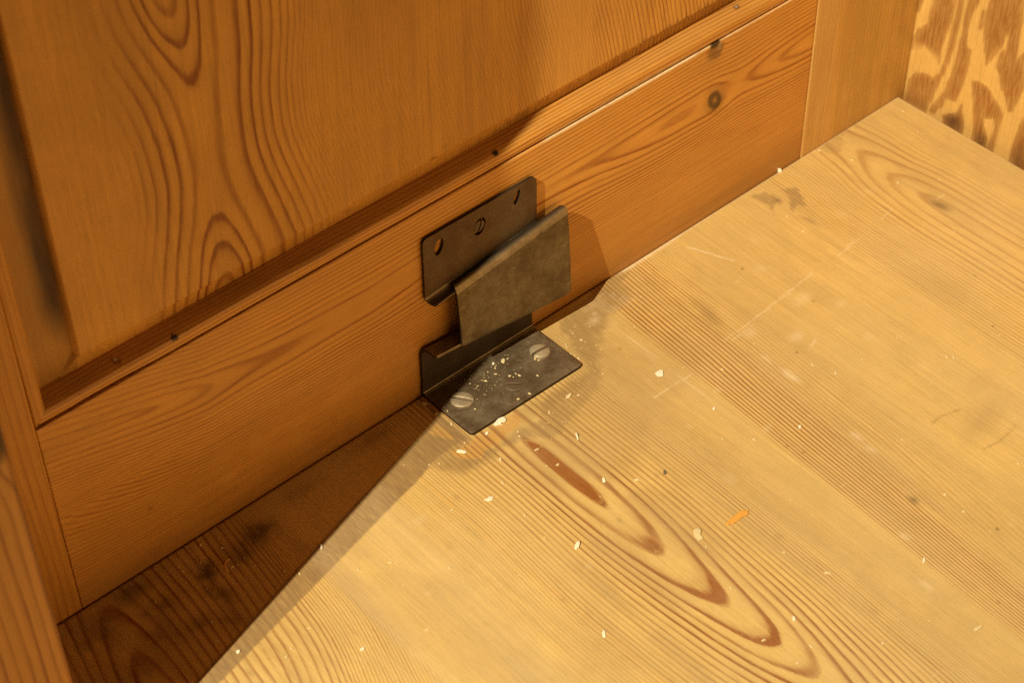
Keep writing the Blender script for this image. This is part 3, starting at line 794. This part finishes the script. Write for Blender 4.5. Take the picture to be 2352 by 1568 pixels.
def ellipse_cutter(cx, cz, rx, rz, tilt, loc):
    bm = bmesh.new()
    n = 28; og = np.array(loc) * 1000
    rings = []
    for y, g in ((-6, 1.0), (4, 1.0)):
        vs = []
        for i in range(n):
            t = 2 * math.pi * i / n
            u, v = rx * g * math.cos(t), rz * g * math.sin(t)
            x = cx + u * math.cos(tilt) - v * math.sin(tilt); z = cz + u * math.sin(tilt) + v * math.cos(tilt)
            vs.append(bm.verts.new(((x - og[0]) * MM, (y - og[1]) * MM, (z - og[2]) * MM)))
        rings.append(vs)
    for a, b in zip(rings, rings[1:]):
        for i in range(n): bm.faces.new((a[i], a[(i + 1) % n], b[(i + 1) % n], b[i]))
    bm.faces.new(rings[0]); bm.faces.new(rings[-1][::-1])
    bmesh.ops.recalc_face_normals(bm, faces=bm.faces)
    me = bpy.data.meshes.new('cut'); bm.to_mesh(me); bm.free()
    me.materials.append(M_rim); me.materials.append(M_rim)
    for p in me.polygons: p.material_index = 1
    o = link('cut', me)
    o.location = loc
    return o

def inset(r, d):
    return 0 if d >= r else r - math.sqrt(max(r * r - (r - d) ** 2, 0))

def screw_head(name, parent, loc, center, normal_tilt, r, h, slot_ang, slot_w, slot_d, mat, up='z', dome=0.35, wobble=0.0):
    """countersunk head as a disc with a real slot cut as two lands"""
    bm = bmesh.new(); og = np.array(loc) * 1000
    n = 40
    ca, sa = math.cos(slot_ang), math.sin(slot_ang)
    hw = slot_w / 2
    def loc2(u, v, z):
        z = z + dome * (1 - (u * u + v * v) / (r * r))
        z += normal_tilt[0] * u + normal_tilt[1] * v
        x = u * ca - v * sa; y = u * sa + v * ca
        p = (center[0] + x, center[1] + y, center[2] + z) if up == 'z' else (center[0] + x, center[1] - z, center[2] + y)
        return ((p[0] - og[0]) * MM, (p[1] - og[1]) * MM, (p[2] - og[2]) * MM)
    for side in (1, -1):
        a0 = math.asin(hw / r)
        arc = [a0 + (math.pi - 2 * a0) * i / n for i in range(n + 1)]
        outer = [(r * math.cos(t), side * r * math.sin(t)) for t in arc]
        inner = [(r * math.cos(arc[i]) * .96, side * hw) for i in range(n + 1)]
        K = 5
        grid = []
        for k in range(K + 1):
            f = k / K
            grid.append([(outer[i][0] * (1 - f) + inner[i][0] * f, outer[i][1] * (1 - f) + inner[i][1] * f) for i in range(n + 1)])
        tv = [[bm.verts.new(loc2(u, v, h - (.18 if k == 0 else 0))) for (u, v) in row] for k, row in enumerate(grid)]
        for k in range(K):
            for i in range(n):
                fc = bm.faces.new((tv[k][i], tv[k][i + 1], tv[k + 1][i + 1], tv[k + 1][i])); fc.smooth = True
        lo = [bm.verts.new(loc2(u, v, h - slot_d)) for (u, v) in grid[-1]]
        for i in range(n): bm.faces.new((tv[-1][i], tv[-1][i + 1], lo[i + 1], lo[i]))
        lo2 = [bm.verts.new(loc2(u, v, -1.2)) for (u, v) in outer]
        for i in range(n): bm.faces.new((tv[0][i], tv[0][i + 1], lo2[i + 1], lo2[i]))
    x0 = r * .98
    vs = [bm.verts.new(loc2(u, v, h - slot_d)) for (u, v) in ((-x0, -hw), (x0, -hw), (x0, hw), (-x0, hw))]
    f = bm.faces.new(vs); f.material_index = 1
    bmesh.ops.recalc_face_normals(bm, faces=bm.faces)
    me = bpy.data.meshes.new(name); bm.to_mesh(me); bm.free()
    me.materials.append(mat); me.materials.append(M_rim)
    return link(name, me, parent)

# wall bracket
L = (0.034, 0.0, 0.052)
wbk = empty('wall_bracket', L, 'dark steel bracket plate with two empty holes screwed to the pine rail', 'bracket')
rows = []
TH = 1.1
for d in (0, .15, .4, .8, 1.4, 2.2, 3.2):
    z = 83.3 - d
    rows.append(((4.6 + inset(2.2, d), -1.75, z), (63.9 - inset(3.4, d), -1.75, z)))
for d in (5, 8, 12, 16):
    rows.append(((4.5, -1.75, 83.3 - d), (63.9, -1.75, 83.3 - d)))
rows.append(((4.4, -1.75, 60), (63.9, -1.75, 64.5)))
zl, zr = 51.2, 57.6
for k in range(9):
    t = math.radians(90 * k / 8); r_ = 2.2
    rows.append(((4.3 + .15 * k, -1.75 - r_ * (1 - math.cos(t)), zl + r_ * (1 - math.sin(t)) + 0), (63.8, -1.75 - r_ * (1 - math.cos(t)), zr + r_ * (1 - math.sin(t)))))
for y in (-4.6, -5.2, -5.6, -5.9):
    e_ = inset(1.4, 5.9 + y)
    rows.append(((5.8 + e_, y, zl - .05), (63.4 - e_, y, zr - .05)))
cuts = [ellipse_cutter(12.6, 75.6, 2.1, 4.0, -.27, L), ellipse_cutter(53.4, 77.6, 1.5, 3.6, -.27, L), ellipse_cutter(33.5, 73.9, 2.9, 4.2, -.25, L)]
wp = sheet('wall_plate', rows, TH, [M_steel_dark, M_rim, M_worn_glint], wbk, L, ncol=40, flip=True, bevel=0.2, cuts=cuts, rowmat={'end': 2, 12: 2, 13: 2})
screw_head('screw', wbk, L, (33.5, -1.35, 73.9), (0.02, 0.0), 2.75, .3, math.radians(72), .7, .8, M_screw_dull, up='y', dome=.3)

# shelf bracket
L = (0.031, -0.016, 0.0)
sbk = empty('shelf_bracket', L, 'dusty steel angle bracket screwed to the shelf against the rail', 'bracket')
rows = []
zt = 1.75
def front(t): return -32.2 - 1.0 * t
for d in (0, .12, .35, .8, 1.5, 2.4):
    rows.append(((0.5 + inset(1.8, d), front(0) + d, zt), (61.2 - inset(1.8, d), front(1) + d, zt)))
for y in (-27, -22, -17, -12, -8, -5.5):
    rows.append(((0.4, y, zt), (61.2, y, zt)))
for k in range(8):
    t = math.radians(90 * k / 7); r_ = 2.0
    rows.append(((0.4, -3.8 + r_ * math.sin(t), zt + r_ * (1 - math.cos(t))), (61.2, -3.8 + r_ * math.sin(t), zt + r_ * (1 - math.cos(t)))))
for f in (.25, .5, .75, .93):
    rows.append(((0.6, -1.8, zt + 2 + f * 21), (61, -1.8, zt + 2 + f * 15.3)))
zl, zr = 27.2, 21.6
for k in range(1, 8):
    t = math.radians(84 * k / 7); r_ = 1.6
    rows.append(((0.7 + .2 * k, -1.8 - r_ * (1 - math.cos(t)), zl - r_ + r_ * math.sin(t) - 1.2), (61, -1.8 - r_ * (1 - math.cos(t)), zr - r_ + r_ * math.sin(t) - 1.2)))
for y in (-5, -7, -8.4, -9.0):
    rows.append(((2.2 + inset(1.0, y + 9.0) , y, zl - 1.25), (60.6, y, zr - 1.25)))
sp_ = sheet('angle_plate', rows, 1.35, [M_steel_dusty, M_rim, M_worn_glint, M_riser], sbk, L, ncol=26, flip=False, bevel=0.2, rowmat={**{i: 3 for i in range(15, 40)}, 'end': 2, 16: 2})
screw_head('screw', sbk, L, (10.3, -15.0, zt), (0.03, -0.09), 4.9, .55, math.radians(-57), 1.25, 1.1, M_screw, dome=.45)
screw_head('screw', sbk, L, (53.0, -15.6, zt), (-0.13, -0.02), 4.4, .75, math.radians(2), 1.3, 1.1, M_screw, dome=.4)
screw_head('screw', sbk, L, (32.0, -22.4, zt), (0.0, 0.0), 4.0, .12, math.radians(-40), .5, .3, M_screw_dull, dome=.12)
# raised rim of an old hole
def ring_mesh(name, parent, loc, c, r, rr, mat):
    bm = bmesh.new(); og = np.array(loc) * 1000
    n, m = 28, 6
    vs = []
    for i in range(n):
        t = 2 * math.pi * i / n; row = []
        for j in range(m):
            a = 2 * math.pi * j / m
            rad = r + rr * math.cos(a) + .12 * math.sin(3 * t)
            row.append(bm.verts.new(((c[0] + rad * math.cos(t) - og[0]) * MM, (c[1] + rad * math.sin(t) - og[1]) * MM, (c[2] + rr * .6 * math.sin(a) - og[2]) * MM)))
        vs.append(row)
    for i in range(n):
        for j in range(m):
            f = bm.faces.new((vs[i][j], vs[(i + 1) % n][j], vs[(i + 1) % n][(j + 1) % m], vs[i][(j + 1) % m])); f.smooth = True
    me = bpy.data.meshes.new(name); bm.to_mesh(me); bm.free(); me.materials.append(mat)
    return link(name, me, parent)
ring_mesh('punched_rim', sbk, L, (20.2, -12.6, zt + .05), 2.3, .35, M_screw_dull)

# wedge clip
L = (0.045, -0.008, 0.04)
clip = empty('locking_clip', L, 'tapered steel clip plate standing in front of both brackets', 'clip')
rows = []
def yp(z): return -11.5 + (z - 21) * 5.5 / 35
def pt(f):     # f 0 bottom, 1 ridge
    zl = 25.3 + f * (53.0 - 25.3); zr = 19.3 + f * (60.5 - 19.3)
    return zl, zr
# inner back lip, over the ridge, down the front
for (y, dz, a) in ((-1.9, -4.6, 1.2), (-1.95, -4.0, .5), (-2.1, -2.4, .2), (-2.4, -1.1, .1)):
    rows.append(((17.2 + a, y, 53 + 1.4 + dz), (74.6 - a, y, 60.5 + 1.4 + dz)))
for k in range(10):
    t = math.radians(180 - 150 * k / 9)
    cy, r_ = -4.15, 1.75
    zc = 0.0
    zz = 1.4 - r_ + r_ * math.sin(t) - .0; y = cy - r_ * -math.cos(t) * -1 if False else cy + r_ * -math.cos(t)
    rows.append(((17.0 - .05 * k, y, 53 + zz), (74.6 + .25 * k, y, 60.6 + zz)))
rows = rows[:4] + [((a[0], -4.15 - (a[1] + 4.15), a[2]), (b[0], -4.15 - (b[1] + 4.15), b[2])) if False else (a, b) for a, b in rows[4:]]
for f in (.93, .86, .76, .64, .5, .36, .24, .16, .1):
    zl, zr = pt(f)
    rows.append(((16.6 - 1.3 * (1 - f), yp(zl), zl), (77.6 - 3.2 * (1 - f) ** 1.3 - inset(0, 1), yp(zr), zr)))
for d in (2.6, 1.6, .9, .4, .1, 0):
    zl, zr = 25.3 + d, 19.3 + d
    bulge = .0 if d > 1 else (1 - d) * .5
    rows.append(((15.4 + inset(.8, d), yp(zl) + bulge, zl), (74.6 - inset(3.0, d + .0), yp(zr) + bulge, zr)))
cp = sheet('clip_plate', rows, 1.3, [M_steel, M_rim, M_worn_glint], clip, L, ncol=26, flip=True, bevel=0.2, rowmat={**{i: 1 for i in range(0, 9)}, 11: 2, 12: 2, 13: 2, 'end': 2})

# pins left in the moulding
def disc(name, parent, loc, c, r, h, nrm, mat):
    bm = bmesh.new(); og = Vector(loc) * 1000
    q = Vector((0, 0, 1)).rotation_difference(Vector(nrm))
    prev = None; n = 12
    for rr, hh in ((r, 0), (r * .95, h * .7), (r * .6, h)):
        cur = []
        for i in range(n):
            t = 2 * math.pi * i / n
            p = q @ Vector((rr * math.cos(t), rr * math.sin(t), hh)) + Vector(c) - og
            cur.append(bm.verts.new(p * MM))
        if prev:
            for i in range(n): bm.faces.new((prev[i], prev[(i + 1) % n], cur[(i + 1) % n], cur[i]))
        prev = cur
    bm.faces.new(prev)
    me = bpy.data.meshes.new(name); bm.to_mesh(me); bm.free(); me.materials.append(mat)
    return link(name, me, parent)
for (x, y, z, r) in ((-128.5, 4.0, 104.0, .75), (184.0, 5.0, 104.1, .8)):
    disc('nail', wall, (0.03, 0, 0), (x, y, z), r, .45, (0, -.25, .97), M_screw)

# ---- paint flakes, crumbs and slivers lying about
def flake(name, pts, z0, thick, mat, tilt=(0, 0), seed=0, curl=0.0):
    rs = random.Random(seed)
    n = len(pts); cx = sum(p[0] for p in pts) / n; cy = sum(p[1] for p in pts) / n
    size = max(math.hypot(p[0] - cx, p[1] - cy) for p in pts)
    fine = []
    for i in range(n):
        a, b = pts[i], pts[(i + 1) % n]
        for k in range(3):
            t = k / 3
            j = size * (.05 if n > 7 else .09) if k else size * .02
            fine.append((a[0] + (b[0] - a[0]) * t - cx + rs.uniform(-j, j), a[1] + (b[1] - a[1]) * t - cy + rs.uniform(-j, j)))
    bm = bmesh.new()
    def zz(x, y): return tilt[0] * x + tilt[1] * y + curl * (x * x + y * y) / max(size, .1)
    zmin = min(zz(x, y) for x, y in fine + [(0, 0)])
    def lay(sc, dz): return [bm.verts.new((x * sc * MM, y * sc * MM, (zz(x * sc, y * sc) - zmin + dz) * MM)) for x, y in fine]
    lo = lay(.97, .02); mid = lay(1.0, thick * .6); up = lay(.86, thick); inn = lay(.4, thick * (1 + rs.uniform(0, .3)))
    top = bm.verts.new((0, 0, (zz(0, 0) - zmin + thick * (1 + rs.uniform(-.1, .4))) * MM))
    m = len(fine)
    for A, B in ((lo, mid), (mid, up), (up, inn)):
        for i in range(m): bm.faces.new((A[i], A[(i + 1) % m], B[(i + 1) % m], B[i]))
    for i in range(m): bm.faces.new((inn[i], inn[(i + 1) % m], top))
    bm.faces.new(lo[::-1])
    me = bpy.data.meshes.new(name); bm.to_mesh(me); bm.free(); me.materials.append(mat)
    o = link(name, me); o.location = (cx * MM, cy * MM, z0 * MM)
    return o
def rpoly(cx, cy, a, b, ang, seed, n=6):
    rs = random.Random(seed); r = []
    for i in range(n):
        t = 2 * math.pi * (i + rs.uniform(-.25, .25)) / n; k = rs.uniform(.75, 1.15)
        u, v = a * k * math.cos(t), b * k * math.sin(t)
        r.append((cx + u * math.cos(ang) - v * math.sin(ang), cy + u * math.sin(ang) + v * math.cos(ang)))
    return r
ZT = 1.8
FL = [
 ('paint_flake', [(12.2,-34.4),(11.0,-33.2),(13.2,-32.6),(14.6,-32.0),(17.0,-32.9),(17.2,-34.6),(15.9,-35.3),(14.6,-34.5),(13.8,-35.4)], 0, .7, M_white, (.1,.12), 'large ragged white paint flake lying against the front edge of the shelf bracket', 'paint flake'),
 ('paint_flake', [(81.0,-56.2),(83.9,-56.6),(84.0,-58.0),(82.1,-59.9),(80.2,-58.6)], 0, .45, M_white, (.12,-.05), 'diamond shaped white paint flake alone on the shelf right of the bracket', 'paint flake'),
 ('paint_flake', [(-18.2,-61.1),(-17.4,-62.4),(-15.6,-63.3),(-14.2,-62.4),(-15.2,-60.9),(-16.6,-61.4)], 0, .5, M_white, (0,.1), 'small notched white flake on bare wood below the shadow edge', 'paint flake'),
 ('paint_flake', rpoly(-8.0,-35.6,2.4,.95,-1.0,5,7), 0, .55, M_white, (.1,0), 'long white flake beside the fresh orange patch left of the bracket corner', 'paint flake'),
 ('paint_flake', rpoly(-7.0,-102.7,2.1,1.0,.5,8,7), 0, .6, M_white, (.15,.1), 'torn white flake on the straight grain left of the cathedral figure', 'paint flake'),
 ('wax_crumb', [(29.6,-130.2),(31.6,-127.2),(33.6,-127.6),(33.7,-129.6),(32.2,-130.5),(31.5,-132.6),(29.4,-132.4)], 0, .7, M_cream, (.05,.05), 'lumpy cream crumb next to the orange wood splinter', 'crumb'),
 ('wood_splinter', [(42.6,-133.6),(45.0,-132.9),(47.6,-132.6),(52.9,-133.0),(54.8,-134.4),(53.8,-135.6),(49.0,-135.4),(46.4,-134.9),(44.9,-135.4),(45.4,-134.6)], 0, .6, M_sliver, (.03,.05), 'orange wood splinter lying across the shelf grain', 'splinter'),
 ('wood_crumb', rpoly(45.1,-41.8,2.0,.9,.2,12,6), 0, .5, M_cream, (.1,0), 'oval pale wood crumb in front of the bracket leaf', 'crumb'),
 ('paint_flake', rpoly(6.2,-35.0,1.1,.7,.3,13,5), 0, .5, M_white, (.2,0), 'small white flake tucked under the near corner of the bracket leaf', 'paint flake'),
 ('wood_crumb', rpoly(0.9,-49.2,1.3,.6,.8,14,5), 0, .4, M_cream, (.1,.1), 'slim cream crumb in front of the bracket beside the orange patch', 'crumb'),
 ('wood_crumb', rpoly(-1.4,-5.2,1.6,.9,-.9,15,6), 0, .7, M_cream, (.1,0), 'pale crumb at the foot of the rail by the left end of the bracket', 'crumb'),
 ('wood_crumb', rpoly(-1.8,-12.8,1.1,.8,0,16,5), 0, .7, M_cream, (.1,0), 'round tan crumb against the left side of the bracket leaf', 'crumb'),
 ('paint_flake', rpoly(86.1,-196.3,1.5,.6,.6,17,5), 0, .4, M_white, (.1,0), 'small white flake on the fine grain near the lower right of the shelf', 'paint flake'),
 ('wood_sliver', rpoly(75.8,-230.4,2.6,.6,-.2,18,6), 0, .45, M_cream, (.05,0), 'short pale sliver lying nearest to the lower right edge of the view', 'sliver'),
 ('paint_flake', rpoly(-28.1,-140.0,2.2,.7,.9,19,6), 0, .4, M_white, (.1,0), 'narrow white flake in the plain wood at the bottom of the view', 'paint flake'),
 ('plaster_crumb', rpoly(217.0,-1.0,1.2,1.1,.2,20,7), 0, 1.2, M_white, (.1,.1), 'round white crumb standing on the back edge of the shelf', 'crumb'),
 ('paint_flake', rpoly(37.6,-9.6,1.5,.9,.8,21,6), ZT, .6, M_cream, (.1,0), 'forked cream flake on the bracket leaf below the clip', 'paint flake'),
 ('paint_flake', rpoly(33.4,-8.0,.9,.7,.4,22,5), ZT, .6, M_white, (.1,0), 'bright white flake at the shadow line on the bracket leaf', 'paint flake'),
 ('grit_grain', rpoly(44.6,-98.5,1.2,.7,.9,23,6), 0, .7, M_grit, (.2,0), 'dark grey grain of grit beside the brown lens of grain', 'grit'),
 ('paint_flake', rpoly(23.9,-85.2,1.3,.7,1.0,24,6), 0, .5, M_white, (.2,0), 'white flake at the upper side of the brown grain lens', 'paint flake'),
 ('paint_flake', rpoly(32.0,-61.0,1.6,.5,1.2,25,6), 0, .9, M_white, (.3,.1), 'thin upright white flake in front of the right corner of the bracket', 'paint flake'),
 ('wood_sliver', rpoly(64.6,-19.6,1.9,.32,1.1,26,5), 0, .5, M_cream, (.1,0), 'thin yellow sliver beside the right end of the bracket leaf', 'sliver'),
 ('paint_flake', rpoly(-98.5,-85.6,1.1,.8,.3,27,6), 0, .6, M_white, (.1,0), 'round white flake near the lower left, out in the light', 'paint flake'),
 ('paint_flake', rpoly(-133.0,-55.8,1.1,.8,.3,28,6), 0, .6, M_white, (.1,0), 'white flake on the dull strip close to the post', 'paint flake'),
 ('paint_flake', rpoly(-79.9,-36.9,1.3,.6,.9,29,6), 0, .6, M_white, (.1,0), 'white flake lying exactly on the edge of the shadow', 'paint flake'),
 ('paint_flake', rpoly(102.7,-117.7,1.1,.7,.9,30,6), 0, .5, M_white, (.1,0), 'white flake beside the strong dark grain band', 'paint flake'),
 ('paint_flake', rpoly(84.5,-87.0,1.0,.7,.3,31,6), 0, .5, M_white, (.1,0), 'white flake midway between the bracket and the dark grain band', 'paint flake'),
 ('paint_flake', rpoly(28.9,-182.0,1.3,.6,1.0,33,6), 0, .5, M_white, (.1,0), 'white flake among the arched grain lines right of the lowest arch', 'paint flake'),
]
for i, (nm, pts, z0, th, mt, tl, lab, cat) in enumerate(FL):
    o = flake(nm, pts, z0, th * .7, mt, tl, 40 + i)
    tag(o, lab, cat, {'paint flake': 'paint flakes scattered on the shelf', 'crumb': 'crumbs scattered on the shelf'}.get(cat))

# a curled fibre in the shaded corner
bm = bmesh.new(); pts = []
for k in range(13):
    t = k / 12
    pts.append((-110.0 - 3.9 * math.sin(t * 2.0), -18.0 - 5.0 * t, .3 + 1.6 * math.sin(t * math.pi)))
rings = []
for k, p in enumerate(pts):
    rings.append([bm.verts.new(((p[0] + 112 + .28 * math.cos(a)) * MM, (p[1] + 20 + .1 * math.sin(a)) * MM, (p[2] + .28 * math.sin(a)) * MM)) for a in [i * math.pi / 3 for i in range(6)]])
for A, B in zip(rings, rings[1:]):
    for i in range(6): bm.faces.new((A[i], A[(i + 1) % 6], B[(i + 1) % 6], B[i]))
me = bpy.data.meshes.new('wood_shaving'); bm.to_mesh(me); bm.free(); me.materials.append(M_sliver)
o = link('wood_shaving', me); o.location = (-.112, -.020, 0)
tag(o, 'curled wood fibre lying in the shaded corner of the shelf', 'shaving')

# dust: nobody could count it
rs = random.Random(91)
SP = [(-25.9,-49.4),(-18.6,-34.3),(-6.6,-59.3),(12.4,-64.1),(-11.3,-77.6),(-30.6,-56.6),(-0.7,-21.0),(-3.7,-32.7),(15.4,-55.1),(-21.9,-32.2),(16.3,-42.6),(15.1,-44.8),(32.9,-43.2),(84.0,-110.1),(-13.1,-91),(-75.2,-94.8),(22.2,-156.3),(43.5,-122.6),(13.5,-181.3),(-49.9,-77.9),(-65.1,-60.7),(-76.2,-55.2),(29.7,-136),(33.9,-93.7),(75,-101),(16.1,-66.7),(133.2,-97.1),(136.8,-106.7),(103.3,-73.5),(124.5,-71.7),(94.3,-30.3),(196,-25.1),(193.6,-37.1),(178.5,-131.6),(180.3,-134),(64.6,-41.7),(92.3,-61.8),(76.8,-57.4),(152.1,-189.5),(243.1,-82.9),(128.1,-150.2),(171.8,-110.3),(21.9,-156.5),(49.7,-158),(15.1,-196.5),(24.3,-194.7),(54.4,-175.8),(44.8,-211.4),(116.4,-190.9),(117.9,-180.4),(267,-55),(251.1,-43.5),(248.2,-18.4),(242,-3.1),(294.4,-9.9),(-108.7,-11.6),(-114.1,-4.8),(-111.3,-21.8),(-97.8,-36.9),(-94.1,-41.7),(-107.2,-64.6),(-136.2,-46.4),(-132.4,-38.2),(-121.3,-69.6),(-117.6,-67.7),(71.8,-21.1),(62.8,-24.1),(63.4,-28.2),(14.9,-33.2),(48.6,-44),(33.3,-43)]
specks = [(x, y, 0, rs.uniform(.35, .75)) for x, y in SP]
for k in range(150):
    specks.append((rs.uniform(-90, 290), rs.uniform(-250, -4), 0, rs.uniform(.12, .3)))
for k in range(110):
    specks.append((rs.gauss(25, 32), min(-33.5, rs.gauss(-42, 10)), 0, rs.uniform(.1, .24)))
for k in range(40):
    specks.append((rs.gauss(70, 6), rs.gauss(-22, 7), 0, rs.uniform(.12, .35)))
for k in range(70):
    specks.append((rs.gauss(-118, 9), min(-2, rs.gauss(-17, 9)), 0, rs.uniform(.12, .35)))
for x, y in [(32.4,-10.4),(30.2,-13.1),(28.7,-9.9),(24.5,-13.3),(33.9,-17.9),(37,-20.4),(36.6,-18.6),(33.1,-31),(27.5,-30.2),(10.7,-22.6),(18.7,-10.2),(20.2,-13.3),(1.6,-15.8),(42.6,-25.5),(40,-9.7),(48.5,-17.5),(49.0,-19.2)]:
    specks.append((x, y, ZT, rs.uniform(.3, .6)))
for k in range(80):
    x = min(59, max(2, rs.gauss(27, 10))); y = max(-31.5, min(-5, rs.gauss(-14, 5)))
    specks.append((x, y, ZT, rs.uniform(.08, .22)))
V, Fc = [], []
for x, y, z, r in specks:
    if 0.2 < x < 61.5 and -33.5 < y < 0 and z == 0: continue
    b = len(V); a0 = rs.uniform(0, 6.28); st = rs.uniform(1, 2.4); an = rs.uniform(0, 3.14)
    n = 5
    for lvl, sc in ((0, 1.0), (r * .6, .8)):
        for i in range(n):
            t = a0 + 2 * math.pi * i / n; k = sc * rs.uniform(.8, 1.2)
            u, v = r * st * .8 * k * math.cos(t), r * .8 * k * math.sin(t)
            V.append(((x + u * math.cos(an) - v * math.sin(an)) * MM, (y + u * math.sin(an) + v * math.cos(an)) * MM, (z + lvl + .01) * MM))
    V.append((x * MM, y * MM, (z + r * .8) * MM))
    for i in range(n):
        j = (i + 1) % n
        Fc.append((b + i, b + j, b + n + j, b + n + i)); Fc.append((b + n + i, b + n + j, b + 2 * n))
me = bpy.data.meshes.new('dust_specks'); me.from_pydata(V, [], Fc); me.materials.append(M_cream)
o = link('dust_specks', me); tag(o, 'fine pale dust and crumbs scattered over the shelf and bracket', 'dust', kind='stuff')
